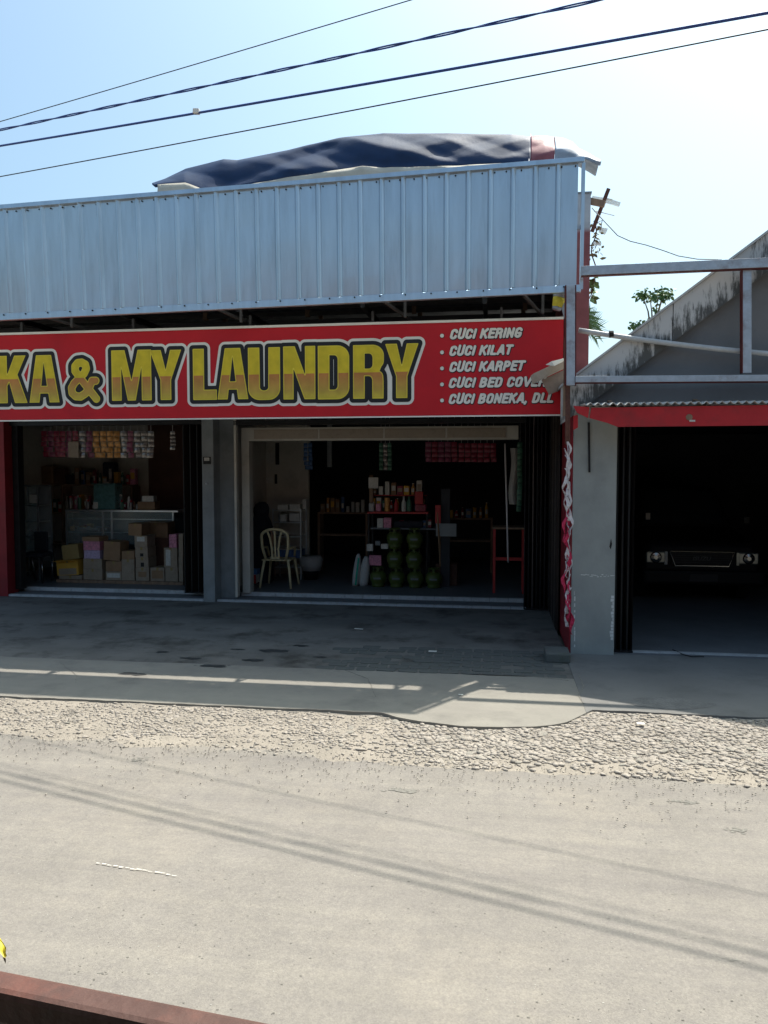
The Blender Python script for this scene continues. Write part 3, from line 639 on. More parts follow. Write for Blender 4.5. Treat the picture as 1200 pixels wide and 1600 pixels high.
for txt, a0, a1, y0, y1 in rows:
    p0 = Pc(a0, (y0+y1)/2, SC); p1 = Pc(a1, (y0+y1)/2, SC); zm = p0.z; hh = Pc(a0, y0, SC).z-Pc(a0, y1, SC).z; hh *= 1.02
    wtot = sum(ST[c_][0]+.06 for c_ in txt)+.2; kx = (p1.x-p0.x)/wtot; segs = []; x = 0.0
    zA = zm-hh*.5
    for c_ in txt:
        w_, ps = ST[c_]
        for P in ps:
            Q = [(p0.x+(x+q[0]+.22*q[1])*kx, zA+q[1]*hh) for q in P]; segs += list(zip(Q[:-1], Q[1:]))
        x += w_+.06
    xs = np.arange(p0.x-.03, p1.x+.04, .0045); ys = np.arange(zA-.04, zA+hh+.03, .0045); X, Y = np.meshgrid(xs, ys); D = np.full(X.shape, 1e9)
    for (ax, ay), (bx, by) in segs:
        ex, ey = bx-ax, by-ay; L2 = ex*ex+ey*ey+1e-12; t = np.clip(((X-ax)*ex+(Y-ay)*ey)/L2, 0, 1); D = np.minimum(D, np.hypot(X-ax-t*ex, Y-ay-t*ey))
    b = B(); iso_mesh(b, xs+.004, ys-.004, D-.0215, SC-.0035); b.build('lettering_shadow', m_black, sign)
    b = B(); iso_mesh(b, xs, ys, D-.0145, SC-.0065); b.build('lettering', m_white, sign)
    q = Pc(691, (y0+y1)/2+2.5, SC)
    b = B(); b.lathe((q.x, SC-.0045, q.z), [(.027,-.0008),(.027,.0008)], 16, Matrix.Rotation(R(90), 3, 'X')); b.build('bullet_shadow', m_black, sign)
    b = B(); b.lathe((q.x-.002, SC-.007, q.z+.002), [(.022,-.001),(.022,.001)], 16, Matrix.Rotation(R(90), 3, 'X')); b.build('bullet', m_white, sign)

# ------------------------------------------------------------ post, rails and pipe at the party wall
fp = thing('steel_frame', 'rust spotted galvanised steel frame of an empty signboard beside the zinc fascia', 'frame', (.8, 8.45, 2.6))
pt, pb = Pc(891, 458, 8.46), Pc(891, 603, 8.46)
B().bar((pt.x, 8.44, 4.0), (pb.x, 8.44, pb.z), .09, .07, Vector((0,1,0))).build('post', m_galv, fp, bevel=.004)
B().bar((pt.x-.052, 8.45, 4.0), (pb.x-.052, 8.45, pb.z), .012, .09, Vector((0,1,0))).bar((pt.x+.052, 8.45, 4.0), (pb.x+.052, 8.45, pb.z), .010, .09, Vector((0,1,0))).build('flange', m_redmet, fp)
def rail(px0, y0, px1, y1, c, h_, name='rail', ext=1.8):
    a_ = Pc(px0, y0, c); b_ = Pc(px1, y1, c); d = (b_-a_).normalized(); b_ = b_+d*ext
    B().bar(a_, b_, .06, h_).build(name, m_galv, fp, bevel=.003)
    B().bar(a_-Vector((0,-.005,h_/2+.006)), b_-Vector((0,-.005,h_/2+.006)), .05, .010).build('flange', m_redmet, fp)
rail(908, 424, 1200, 411, 8.40, .095); rail(899, 593, 1200, 591, 8.40, .065)
a_ = Pc(1167, 422, 8.42); b_ = Pc(1167, 583, 8.42)
B().bar((a_.x, 8.44, a_.z), (b_.x, 8.44, b_.z), .085, .06, Vector((0,1,0))).build('stud', m_galv, fp, bevel=.003)
B().bar((a_.x-.048, 8.44, a_.z), (b_.x-.048, 8.44, b_.z), .010, .07, Vector((0,1,0))).build('flange', m_redmet, fp)
p0, p1 = Pc(904, 516, 8.52), Pc(1205, 553, 8.50)
pts = [p0.lerp(p1, i/16)+Vector((0, 0, -.04*math.sin(math.pi*i/16)*0-.02*(i/16)*(1-i/16)*4+.05*math.sin(math.pi*i/16)*0)) for i in range(17)]+[p1+(p1-p0)*.5]
pipe = thing('conduit_pipe', 'pale grey conduit pipe slanting right from the party wall', 'pipe', tuple(p0))
B().tube(pts, .028, 10).build('tube', M('pvc_grey', (.42,.43,.43), .5, 0, .1, 10), pipe, smooth=True)
b = B(); q = p0.lerp(p1, .165)
for k_ in range(4): b.tube([q+Vector((.012*k_, .035*math.cos(a), .034*math.sin(a)-.003)) for a in np.linspace(0, 6.28, 12)], .006, 5)
b.build('wire_wrap', m_dark, pipe)
# cup stuck on the fascia corner
q = Pc(873, 470, 8.62); cup = thing('dented_cup', 'dented yellow banded tin cup jammed under the fascia corner', 'cup', tuple(q))
mr = Matrix.Rotation(R(14), 3, 'Y')
B().lathe(q, [(.055,-.07),(.065,.0),(.068,.03)], 16, mr).build('band', m_banana, cup, smooth=True)
B().lathe(q, [(.0,-.105),(.045,-.10),(.054,-.071)], 16, mr).build('bottom', m_galv, cup, smooth=True); B().lathe(q, [(.069,.031),(.078,.08),(.078,.09)], 16, mr).build('rim', m_galv, cup)
b = B(); b.prism([Pc(876,478,8.6), Pc(886,470,8.6), Pc(886,512,8.6)], (0,.01,0)); solo('gusset_plate', b, m_galv, 'triangular galvanised gusset plate behind the post top', 'plate')
# timber laths and the rusty tube below the post
solo('timber_lath', B().bar(Pc(884,528,8.50), Pc(882,650,8.50), .035, .02, Vector((0,1,0))), m_wood, 'thin weathered timber lath standing against the right end of the sign', 'lath')
solo('timber_lath', B().bar(Pc(888,462,8.56), Pc(887,600,8.56), .03, .02, Vector((0,1,0))), m_ply, 'pale timber lath behind the galvanised post', 'lath')
solo('rusty_tube', B().bar(Pc(887,590,8.49), Pc(887,694,8.52), .05, .05, Vector((0,1,0))), m_rust, 'rusty brown square tube hanging below the galvanised post', 'tube', bevel=.004)
# broken board on the sign
brd = thing('broken_board', 'weathered broken board jutting out over the right end of the sign', 'board', tuple(Pc(880, 600, 8.7)))
P = [Pc(829,588,8.60), Pc(834,584,8.60), Pc(881,562,8.80), Pc(882,576,8.82), Pc(845,594,8.62), Pc(832,601,8.60)]
B().prism(P, (0, .02, .006)).build('upper_strip', m_ply, brd)
P = [Pc(846,594,8.70), Pc(881,578,8.86), Pc(881,607,8.86), Pc(858,617,8.74)]
B().prism(P, (0, .012, 0)).build('flap', M('board_brown', (.25,.19,.15), .9, 0, .2, 7), brd)
P = [Pc(853,570,8.62), Pc(862,565,8.62), Pc(882,560,8.75), Pc(880,565,8.75), Pc(866,572,8.62)]
B().prism(P, (0, .004, .004)).build('torn_edge', m_white, brd)

# ------------------------------------------------------------ red and white cloth strips
st = thing('cloth_garland', 'red and white cloth strips knotted on a cord hanging down the party wall edge', 'garland', tuple(Pc(887, 690, 8.5)))
top = Pc(886, 690, 8.50); bot = Pc(889, 948, 8.46)
B().tube([top.lerp(bot, i/20)+Vector((.01*math.sin(i*1.3), -.01, 0)) for i in range(21)], .006, 6).build('cord', m_rope, st)
for i in range(26):
    t = i/25; p = top.lerp(bot, t)+Vector((random.uniform(-.02,.02), -.02-random.uniform(0,.03), 0)); L_ = random.uniform(.16,.32); dx = random.uniform(-.05,.035); wv = random.uniform(.022,.046)
    b = B(); ph = random.uniform(0, 6)
    b.grid(1, 7, lambda s, v: (p.x+dx*math.sin(v*2.6)+(s-.5)*wv*math.cos(v*4+ph)+.012*math.sin(v*9+ph), p.y+(s-.5)*wv*math.sin(v*4+ph)-.02*math.sin(v*3.1), p.z-v*L_))
    o = b.build('cloth_strip', m_rope if (i % 2 == 0 or t < .3) else m_roper, st); so_ = o.modifiers.new('s', 'SOLIDIFY'); so_.thickness = .003

# ------------------------------------------------------------ party wall and garage house
hs = thing('garage_house', 'grey gabled garage with mould stained bargeboard, red awning board and white front pillar', 'building', (3, 8.6, 0))
def hp(name, mat, *boxes, bevel=0, label=None): return part(name, mat, *boxes, bevel=bevel, label=label, parent=hs)
u_l, u_r = .80, 1.262
hp('front_pillar', m_pillar, (u_l, u_r, 8.60, 8.9, 0, 2.74), bevel=.008, label='off white plastered front pillar with scuffs')
m_redside = M('red_side', (.22,.014,.022), .6, 0, .2, 4, .1, 30, stain=(.13,.03,.03), samt=.5, sscale=3)
hp('party_wall', m_redside, (u_l-.02, u_l+.10, 8.62, 11.3, 0, 2.95), label='red painted flank of the party wall')
m_col = split_mat('column_bands', [(0,(.20,.055,.06)),(.86,(.24,.085,.09)),(.87,(.45,.47,.50)),(1,(.45,.47,.50))], 2, (0, 5.5), .8)
uc1 = Pc(921, 400, 9.1).x
hp('wall_column', m_col, (u_l-.02, uc1, 9.05, 12.4, 2.96, Pc(915, 305, 9.1).z), label='column painted red below and pale grey above')  # depth extended out of view to shut out a stray sun patch on the terrace
hp('column_cap', m_plaster, (u_l-.03, uc1+.01, 9.04, 12.41, Pc(915, 305, 9.1).z, Pc(915, 305, 9.1).z+.02))
# gable
GC = 8.56
g0, g1 = Pc(884, 600, GC), Pc(1200, 364, GC); sl = (g1.z-g0.z)/(g1.x-g0.x)
ridge_u = 4.9; gz = lambda u: g0.z+(u-g0.x)*sl
bh = .40
joint = Pc(1052, 478, GC).x
m_barge = None
def stained():
    m = bpy.data.materials.new('mouldy_white_board'); m.use_nodes = True; t = m.node_tree; N = t.nodes; K = t.links; b_ = N['Principled BSDF']; b_.inputs['Roughness'].default_value = .85
    tc = N.new('ShaderNodeTexCoord'); mp = N.new('ShaderNodeMapping'); mp.inputs['Scale'].default_value = (16, 1, 3.2); K.new(tc.outputs['Object'], mp.inputs[0])
    n = N.new('ShaderNodeTexNoise'); n.inputs['Scale'].default_value = 1.0; n.inputs['Detail'].default_value = 9; n.inputs['Roughness'].default_value = .72; K.new(mp.outputs[0], n.inputs['Vector'])
    n2 = N.new('ShaderNodeTexNoise'); n2.inputs['Scale'].default_value = 1.3; n2.inputs['Detail'].default_value = 4; K.new(tc.outputs['Object'], n2.inputs['Vector'])
    ml = N.new('ShaderNodeMath'); ml.operation = 'MULTIPLY_ADD'; K.new(n2.outputs[0], ml.inputs[0]); ml.inputs[1].default_value = .75; K.new(n.outputs[0], ml.inputs[2])
    # more mould towards the lower edge of the board, whose height follows the roof pitch
    sp = N.new('ShaderNodeSeparateXYZ'); K.new(tc.outputs['Object'], sp.inputs[0])
    a1 = N.new('ShaderNodeMath'); a1.operation = 'MULTIPLY_ADD'; K.new(sp.outputs[0], a1.inputs[0]); a1.inputs[1].default_value = -sl; K.new(sp.outputs[2], a1.inputs[2])
    h0 = (g0.z-0)-sl*(g0.x-3)
    mr = N.new('ShaderNodeMapRange'); mr.inputs[1].default_value = h0-bh; mr.inputs[2].default_value = h0; mr.inputs[3].default_value = .14; mr.inputs[4].default_value = -.10; K.new(a1.outputs[0], mr.inputs[0])
    a2 = N.new('ShaderNodeMath'); a2.operation = 'ADD'; K.new(ml.outputs[0], a2.inputs[0]); K.new(mr.outputs[0], a2.inputs[1])
    r = N.new('ShaderNodeValToRGB'); r.color_ramp.elements[0].position = .86; r.color_ramp.elements[1].position = 1.0
    r.color_ramp.elements[0].color = (.50,.49,.47,1); r.color_ramp.elements[1].color = (.085,.085,.08,1); K.new(a2.outputs[0], r.inputs[0]); K.new(r.outputs[0], b_.inputs['Base Color']); return m
m_barge = stained()
def bargeboard(ua, ub, side=1, off=0):
    f = gz if side == 1 else (lambda u: gz(2*ridge_u-u))
    B().prism([(ua, GC-off, f(ua)-bh), (ub, GC-off, f(ub)-bh), (ub, GC-off, f(ub)), (ua, GC-off, f(ua))], (0, .03, 0)).build('bargeboard', m_barge, hs)
bargeboard(g0.x-.05, joint-.004); bargeboard(joint+.004, ridge_u-.9, off=.006); bargeboard(ridge_u-.89, ridge_u); bargeboard(ridge_u+.004, 2*ridge_u-g0.x, -1)
B().prism([(g0.x-.06, GC-.04, gz(g0.x-.06)+.004), (ridge_u, GC-.04, gz(ridge_u)+.004), (2*ridge_u-g0.x, GC-.04, gz(g0.x)+.004), (2*ridge_u-g0.x, GC-.04, gz(g0.x)+.03), (ridge_u, GC-.04, gz(ridge_u)+.034), (g0.x-.06, GC-.04, gz(g0.x-.06)+.03)], (0, 7.5, 0)).build('roof', m_corr, hs)
B().prism([(u_l+.12, 8.66, 2.76), (2*ridge_u-u_l, 8.66, 2.76), (2*ridge_u-u_l, 8.66, gz(u_l+.12)-.01), (ridge_u, 8.66, gz(ridge_u)-.01), (u_l+.12, 8.66, gz(u_l+.12)-.01)], (0, .12, 0)).build('gable_wall', m_gable, hs)
hp('garage_floor', M('garage_floor_c', (.13,.135,.14), .8, 0, .15, 2, .2, 30, speck=60), (u_r+.0, 8.2, 8.66, 15.9, -.05, .036))
hp('door_track', m_tile, (u_r+.13, 8.2, 8.72, 8.79, .036, .05))
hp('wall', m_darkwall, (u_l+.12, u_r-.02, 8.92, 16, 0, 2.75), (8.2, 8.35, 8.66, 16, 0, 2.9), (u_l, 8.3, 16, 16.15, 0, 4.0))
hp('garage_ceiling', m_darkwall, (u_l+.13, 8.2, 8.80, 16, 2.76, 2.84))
hp('front_pillar', m_pillar, (4.9, 8.2, 8.60, 8.9, 0, 2.74))
# awning
AC = 8.14
za = Pc(1050, 633, AC).z
b = B(); b.grid(300, 2, lambda s, t: (.86+4.4*s, AC-.04+.52*t, za+.020+.03*t+.014*math.sin((.86+4.4*s)*2*math.pi/.075))); aw = b.build('awning_sheet', m_corr, hs); sm = aw.modifiers.new('s', 'SOLIDIFY'); sm.thickness = .006
pr = [Pc(924,637,AC), Pc(1205,631,AC)+Vector((2.9,0,0)), Pc(1205,664,AC)+Vector((2.9,0,0)), Pc(965,667,AC), Pc(950,661,AC), Pc(921,653,AC)]
B().prism(pr, (0, .018, 0)).build('awning_board', m_red, hs)
B().prism([Pc(896,634,AC), Pc(921,636,AC), Pc(919,653,AC), Pc(902,645,AC)], (0, .018, 0)).build('awning_board', m_red, hs)
B().prism([Pc(896,650,8.3), Pc(903,648,8.3), Pc(903,668,8.3), Pc(896,672,8.3)], (0, .018, 0)).build('red_batten', m_red, hs)
for px in (960, 1100): 
    q = Pc(px, 640, 8.2); B().bar((q.x, AC+.02, za-.03), (q.x, 8.6, za+.08), .04, .04).build('awning_bracket', m_wood, hs)
q = Pc(1077, 652, AC-.004); B().lathe((q.x, q.y, q.z), [(.034,-.002),(.030,.002)], 9, Matrix.Rotation(R(90), 3, 'X')).build('hole_patch', m_wood, hs)
q = Pc(1083, 657, AC-.006); B().box(q.x-.035, q.x+.02, AC-.007, AC-.003, q.z-.012, q.z+.006).build('torn_sticker', m_label, hs)
solo('iron_strap', B().bar(Pc(920,660,8.585), Pc(921,738,8.585), .022, .012, Vector((0,1,0))), m_dark, 'thin black iron strap hanging on the front of the white pillar', 'strap')
m_scuff = M('scuff_white', (.62,.62,.60), .9, 0, .1, 30)
b = B()
for i in range(16):
    q = Pc(908+i*3.2+random.uniform(-1,1), 900+random.uniform(-2,2), 8.597); b.box(q.x, q.x+random.uniform(.01,.035), 8.5975, 8.5985, q.z, q.z+random.uniform(.004,.012))
for i in range(14):
    q = Pc(955, 935+i*5, 8.597); wv = random.uniform(.02,.05); b.box(u_r-wv, u_r-.01, 8.5975, 8.5985, q.z, q.z+.03)
for i in range(10):
    q = Pc(897, 930+i*9, 8.597); b.box(q.x, q.x+random.uniform(.004,.014), 8.5975, 8.5985, q.z, q.z+random.uniform(.02,.06))
b.build('scuff_marks', m_scuff, hs, kind='stuff')
b = B(); q = Pc(954, 850, 8.597); b.prism([(q.x-.012, 8.597, q.z-.03), (q.x+.004, 8.597, q.z-.06), (q.x+.016, 8.597, q.z), (q.x+.004, 8.597, q.z+.06)], (0, .002, 0)); b.build('chip', m_dark, hs)
solo('concrete_block', B().box(.50, .76, 8.16, 8.50, .02, .13), m_paver, 'low mossy concrete block in the corner by the red wall', 'block', bevel=.02)

# ------------------------------------------------------------ car in the garage
cc = 12.0; cy = Pc(1096, 870, cc).x
car = thing('parked_car', 'dark boxy family car parked nose out in the unlit garage', 'car', (cy, cc+2, .036))
cf = .036
def cb(name, mat, b, smooth=False, bevel=0, parent=car): return b.build(name, mat, parent, smooth=smooth, bevel=bevel)
b = B(); hw = .84
secs = [(cc,.42,.86,.80),(cc+.06,.36,.95,hw),(cc+1.05,.34,1.08,hw),(cc+1.1,.34,1.10,hw),(cc+4.1,.36,1.12,hw),(cc+4.25,.45,1.05,.8)]
vs = []; 
for c_, z0, z1, w_ in secs:
    vs += [(cy-w_, c_, cf+z0), (cy+w_, c_, cf+z0), (cy+w_, c_, cf+z1-.12), (cy+w_-.10, c_, cf+z1), (cy-w_+.10, c_, cf+z1), (cy-w_, c_, cf+z1-.12)]
fs = [(0,1,2,3,4,5)]+[(i*6+j, i*6+(j+1) % 6, (i+1)*6+(j+1) % 6, (i+1)*6+j) for i in range(5) for j in range(6)]+[tuple(30+j for j in range(6))]
b.add(vs, fs); body = cb('body', m_carb, b, bevel=.03)
vs = []
for c_, z, w_ in ((cc+1.1,1.10,.76),(cc+1.75,1.72,.62),(cc+4.0,1.74,.62),(cc+4.2,1.12,.76)):
    vs += [(cy-w_, c_, cf+z), (cy+w_, c_, cf+z)]
cb('cabin', m_carb, B().add(vs, [(0,1,3,2),(2,3,5,4),(4,5,7,6),(0,2,4,6),(1,7,5,3),(0,6,7,1)]), bevel=.04)
b = B(); b.prism([(cy-.64, cc+1.15, cf+1.14), (cy+.64, cc+1.15, cf+1.14), (cy+.54, cc+1.68, cf+1.66), (cy-.54, cc+1.68, cf+1.66)], (0, -.012, .012)); cb('windscreen', M('car_glass', (.02,.025,.03), .08, 0, .05, 3, spec=.6), b)
for sx, nm in ((-1, 0), (1, 1)):
    hx = cy+sx*.66
    cb('headlight', m_lens, B().box(hx-.145, hx+.145, cc-.03, cc+.05, cf+.62, cf+.80), bevel=.02)
    hl = [o for o in car.children if o.name.startswith('headlight')][-1]
    cb('reflector', m_chrome, B().lathe((hx, cc-.032, cf+.71), [(.085,0),(.07,.012),(.03,.02)], 16, Matrix.Rotation(R(90), 3, 'X')), parent=hl)
    cb('turn_signal', m_label if sx < 0 else m_lens, B().box(hx-sx*.15-.022, hx-sx*.15+.022, cc-.028, cc+.04, cf+.60, cf+.80), bevel=.008)
    mr_ = cb('mirror', m_carb, B().box(cy+sx*.98-.09, cy+sx*.98+.09, cc+1.2, cc+1.27, cf+1.10, cf+1.28), bevel=.02)
    cb('mirror_face', m_chrome, B().box(cy+sx*.98-.035, cy+sx*.98+.045, cc+1.185, cc+1.199, cf+1.16, cf+1.26), parent=mr_)
q = Pc(1012, 806, cc+1.12)
cb('dashboard_card', m_label, B().box(q.x-.035, q.x+.035, cc+1.09, cc+1.10, q.z-.06, q.z+.05))
gr = cb('grille', m_dark, B().box(cy-.44, cy+.44, cc-.02, cc+.03, cf+.60, cf+.80), bevel=.01)
b = B(); b.tube([(cy-.46, cc-.03, cf+.80), (cy-.38, cc-.03, cf+.59), (cy+.38, cc-.03, cf+.59), (cy+.46, cc-.03, cf+.80), (cy-.46, cc-.03, cf+.805)], .014, 6); cb('grille_surround', m_chrome, b, parent=gr)
for i in range(5): cb('grille_bar', m_dark, B().box(cy-.38, cy+.38, cc-.03, cc-.02, cf+.63+i*.035, cf+.64+i*.035), parent=gr)
put_text('ISUZU', cy-.13, cy+.13, cf+.675, cf+.73, cc-.034, (M('badge_grey', (.07,.07,.07), .4),), gr, 'badge_lettering', offs=(.03,))
cb('bumper', m_carb, B().box(cy-.86, cy+.86, cc-.14, cc+.02, cf+.32, cf+.53), bevel=.04)
cb('number_plate', m_black, B().box(cy-.20, cy+.20, cc-.155, cc-.142, cf+.37, cf+.48))
for sx in (-1, 1):
    for dc in (.75, 3.4):
        wv = cb('wheel', m_tyre, B().lathe((cy+sx*.76, cc+dc, cf+.32), [(.20,-.1),(.30,-.1),(.32,-.07),(.32,.07),(.30,.1),(.20,.1)], 22, Matrix.Rotation(R(90), 3, 'Y')))
        cb('rim', m_alum, B().lathe((cy+sx*.76, cc+dc, cf+.32), [(.2,-.085),(.19,.085)], 16, Matrix.Rotation(R(90), 3, 'Y')), parent=wv)

# ------------------------------------------------------------ goods in the left bay
cf2 = 12.3
plank = solo('low_platform', B().box(Pc(88,908,12.26).x, Pc(286,908,12.26).x, 12.26, 12.75, FZ, FZ+.05), m_wood, 'low wooden platform under the stacked cartons', 'platform')
ZB = FZ+.052
def zmap(py): return Pc(190, py, cf2).z
zoff = ZB-zmap(908)
GB = 'cartons stacked at the front of the left bay'
def carton(x0, x1, y0, y1, mat, label, d=.32, c=cf2, tilt=0, flap=False, tape=True, panel=None, cat='carton', group=GB):
    u0, u1 = Pc(x0, (y0+y1)/2, c).x, Pc(x1, (y0+y1)/2, c).x
    z0, z1 = Pc((x0+x1)/2, y1, c).z, Pc((x0+x1)/2, y0, c).z
    if y1 >= 907: z0 = ZB
    um = (u0+u1)/2; t = thing('carton', label, cat, (um, c+d/2, z0), group)
    mt = Matrix.Translation(Vector((um, 0, z0))) @ Matrix.Rotation(tilt, 4, 'Y') @ Matrix.Translation(Vector((-um, 0, -z0)))
    B().box(u0+.002, u1-.002, c, c+d, z0+.001, z1-.001, mt).build('box_body', mat, t, bevel=.004)
    if tape: B().box(um-.02, um+.02, c-.001, c+d+.001, z1-.05, z1+.0003, mt).build('tape', m_olive, t)
    if flap: B().box(u0, u1, c-.09, c-.001, z1-.012, z1-.004, mt).build('flap', mat, t)
    if panel:
        a0, a1, b0, b1, pm_ = panel; w_, h_ = u1-u0, z1-z0
        B().box(u0+w_*a0, u0+w_*a1, c-.003, c-.001, z0+h_*b0, z0+h_*b1, mt).build('printed_panel', pm_, t)
    return t
carton(92,128,899,908,m_cardp,'flattened pale carton under the yellow carton')
carton(89,123,875,899,m_yellow,'bright yellow carton with an open flap, front left of the pile',tilt=-.06,flap=True,panel=(.1,.9,.05,.45,m_cardp))
carton(98,124,851,874,m_olive,'olive brown carton resting on the yellow carton',tilt=-.12)
carton(130,160,889,908,m_cardp,'pale grey carton at floor level right of the yellow carton')
carton(130,159,873,889,m_cardp,'pale grey carton under the lilac packets')
carton(131,156,860,873,m_lilac,'bundle of lilac packets on the pale grey cartons',tape=False,cat='packet bundle',group=None)
carton(130,156,846,860,m_pink,'bundle of pinkish packets on top of the lilac bundle',tape=False,cat='packet bundle',group=None)
carton(128,155,839,846,m_card,'flat brown carton on top of the pinkish packets',tape=False)
carton(165,190,893,908,m_cardp,'low carton with a white label, second stack from left',panel=(.1,.9,.3,.8,m_label),tape=False)
carton(165,190,877,893,m_card,'brown carton in the middle of the second stack')
carton(161,187,846,876,m_card,'large tilted brown carton on top of the second stack',tilt=.05)
carton(190,210,874,908,m_cardp,'tall plain carton between the tilted carton and the four-high stack')
carton(190,210,861,874,m_card,'small brown carton on the tall plain carton')
carton(212,233,887,908,m_cardp,'bottom carton of the four-high printed stack',panel=(.2,.8,.3,.7,m_card))
carton(212,232,871,887,m_cardp,'second lowest carton of the printed stack',panel=(.4,.65,.1,.5,m_dark))
carton(211,231,855,871,m_cardp,'third carton up in the printed stack',panel=(.4,.65,.1,.4,m_dark))
carton(210,230,837,855,m_cardp,'upper carton of the printed stack',panel=(.2,.8,.5,.9,m_label))
carton(200,221,818,837,m_card,'small brown carton crowning the printed stack',tilt=.03)
carton(235,257,887,908,m_cardp,'speckled pale carton at floor level right of the printed stack',panel=(.1,.9,.2,.8,m_card))
carton(258,278,887,908,m_cardp,'speckled pale carton at floor level beside the folded gate')
carton(256,277,856,887,m_cardp,'tall speckled carton standing on the right floor cartons',panel=(.15,.5,.1,.9,m_label))
carton(264,276,835,856,m_pink,'small pink striped packet bundle on the tall speckled carton',tape=False,cat='packet bundle',group=None)
carton(279,286,870,908,m_cardp,'narrow carton edge against the folded gate',tape=False)
carton(279,286,834,870,m_cardp,'upper narrow carton against the folded gate',tape=False)
carton(223,264,840,884,m_brownwall,'dark brown carton in the shadow behind the printed stack',c=12.75,tape=False)
carton(224,262,816,840,m_card,'wide open brown carton on the dark carton',c=12.75,flap=True)
# glass counter
CT = 13.1
ct = thing('glass_counter', 'glass display counter with aluminium frame behind the stacked cartons', 'counter', (Pc(180,800,CT).x, CT+.25, FZ))
cu0, cu1 = Pc(103,800,CT).x, Pc(270,800,CT).x; zt_ = Pc(180,797,CT).z
for u in (cu0, Pc(160,800,CT).x, Pc(174,800,CT).x, cu1):
    B().box(u-.014, u+.014, CT, CT+.03, FZ, zt_-.03).build('frame_post', m_alum, ct)
B().box(cu0-.014, cu1+.1, CT-.01, CT+.5, zt_-.03, zt_).build('frame_top', m_alum, ct)
for py in (811, 832): z = Pc(180,py,CT).z; B().box(cu0, cu1, CT+.03, CT+.45, z-.008, z+.004).build('glass_shelf', m_glass, ct); B().box(cu0, cu1, CT+.01, CT+.025, z-.010, z+.006).build('shelf_edge', m_alum, ct)
B().box(cu0, cu1, CT+.46, CT+.48, FZ, zt_-.03).build('back_panel', m_darkwall, ct)
B().box(cu0+.02, cu1-.02, CT+.006, CT+.009, Pc(180,850,CT).z, zt_-.035).build('front_glass', m_glass, ct)
solo('blanket_roll', B().tube([(Pc(115,826,CT).x, CT+.2, Pc(180,829,CT).z), (Pc(146,826,CT).x, CT+.2, Pc(180,829,CT).z)], .035, 10), m_sack, 'pale rolled cloth inside the glass counter', 'cloth')
# things standing on the counter
zc = zt_
def on_counter(px0, px1, py0, mat, name, label, cat, d=.22, c=CT+.1, bevel=.006, alpha=None):
    u0, u1 = Pc(px0, 790, c).x, Pc(px1, 790, c).x; z1 = Pc((px0+px1)/2, py0, c).z
    return solo(name, B().box(u0, u1, c, c+d, zc+.001, z1), mat, label, cat, bevel=bevel)
tb_ = thing('plastic_bin', 'translucent teal plastic storage bin on the glass counter', 'bin', (Pc(163,790,CT).x, CT+.25, zc))
u0, u1 = Pc(146,790,CT+.1).x, Pc(180,790,CT+.1).x; z1 = Pc(163,757,CT+.1).z
B().box(u0, u1, CT+.1, CT+.4, zc+.001, z1).build('bin_body', m_teal, tb_, bevel=.02); B().box(u0-.02, u1+.02, CT+.08, CT+.42, z1+.001, z1+.02).build('lid', m_teal, tb_, bevel=.006)
B().box(u0+.14, u0+.26, CT+.2, CT+.26, z1+.021, z1+.045).build('handle', m_label, tb_)
B().box(u0+.0, u0+.09, CT+.085, CT+.098, zc+.02, zc+.14).build('sticker', m_label, tb_)
on_counter(215, 242, 784, m_card, 'carton', 'brown carton on the right end of the glass counter', 'carton')
solo('small_box', B().box(Pc(221,780,CT+.1).x, Pc(239,780,CT+.1).x, CT+.12, CT+.26, Pc(230,784,CT+.1).z+.001, Pc(230,775,CT+.1).z), m_label, 'small pale box on the brown counter carton', 'box')
jar_bits = []
for i, px in enumerate((112, 119, 126, 133, 139, 186, 192, 199, 206)):
    u = Pc(px, 790, CT+.15).x; hh = random.uniform(.16, .32); r = .032; c = CT+.12+.1*(i % 2)
    t = thing('jar', ['first','second','third','fourth','fifth'][i]+' snack jar from the left, left of the teal bin' if i < 5 else ['first','second','third','fourth'][i-5]+' jar to the right of the teal bin on the counter', 'jar', (u, c, zc), 'jars left of the teal bin' if i < 5 else 'jars right of the teal bin')
    B().lathe((u, c, zc+.001), [(r*.9,0),(r,.01),(r,hh*.75),(r*.5,hh*.85)], 12).build('jar_body', [m_packs[1], m_glass, m_packs[5], m_label][i % 4], t, smooth=True)
    B().lathe((u, c, zc+hh*.851), [(r*.55,0),(r*.55,.03)], 10).build('lid', [m_red, m_white][i % 2], t)
# back shelf with goods
bs = thing('back_shelf', 'dark shelf with goods along the back wall of the left bay', 'shelf', (Pc(110,760,14).x, 14.1, FZ))
for z in (.6, 1.2, 1.75): B().box(Pc(45,760,14).x, Pc(205,760,14).x, 13.95, 14.3, z, z+.025).build('shelf_board', m_wood, bs)
for px in (45, 97, 150, 205): B().box(Pc(px,760,14).x, Pc(px,760,14).x+.04, 13.96, 14.3, FZ, 1.75).build('upright', m_wood, bs)
for i, (x0, x1, y0) in enumerate([(37,58,735),(60,82,728),(84,100,731),(102,115,742),(118,132,735),(134,146,745),(160,178,722)]):
    c = 14.0; b = B(); u0, u1 = Pc(x0,740,c).x, Pc(x1,740,c).x
    lab = ['square picture-like carton at the left end of the back shelf','brown paper sack on the back shelf','tall brown carton on the back shelf','small dark bundle on the back shelf','dark pot with a leafy top on the back shelf','small dark tin at the right of the back shelf','tall navy bag hung over the back shelf'][i]
    solo(['carton','paper_sack','carton','bundle','pot','tin','bag'][i], B().box(u0, u1, c, c+.2, 1.776, Pc((x0+x1)/2, y0, c).z), [m_olive, m_card, m_brownwall, m_cloth, m_cloth, m_dark, m_cloth][i], lab, ['carton','sack','carton','bundle','pot','tin','bag'][i], bevel=.03)
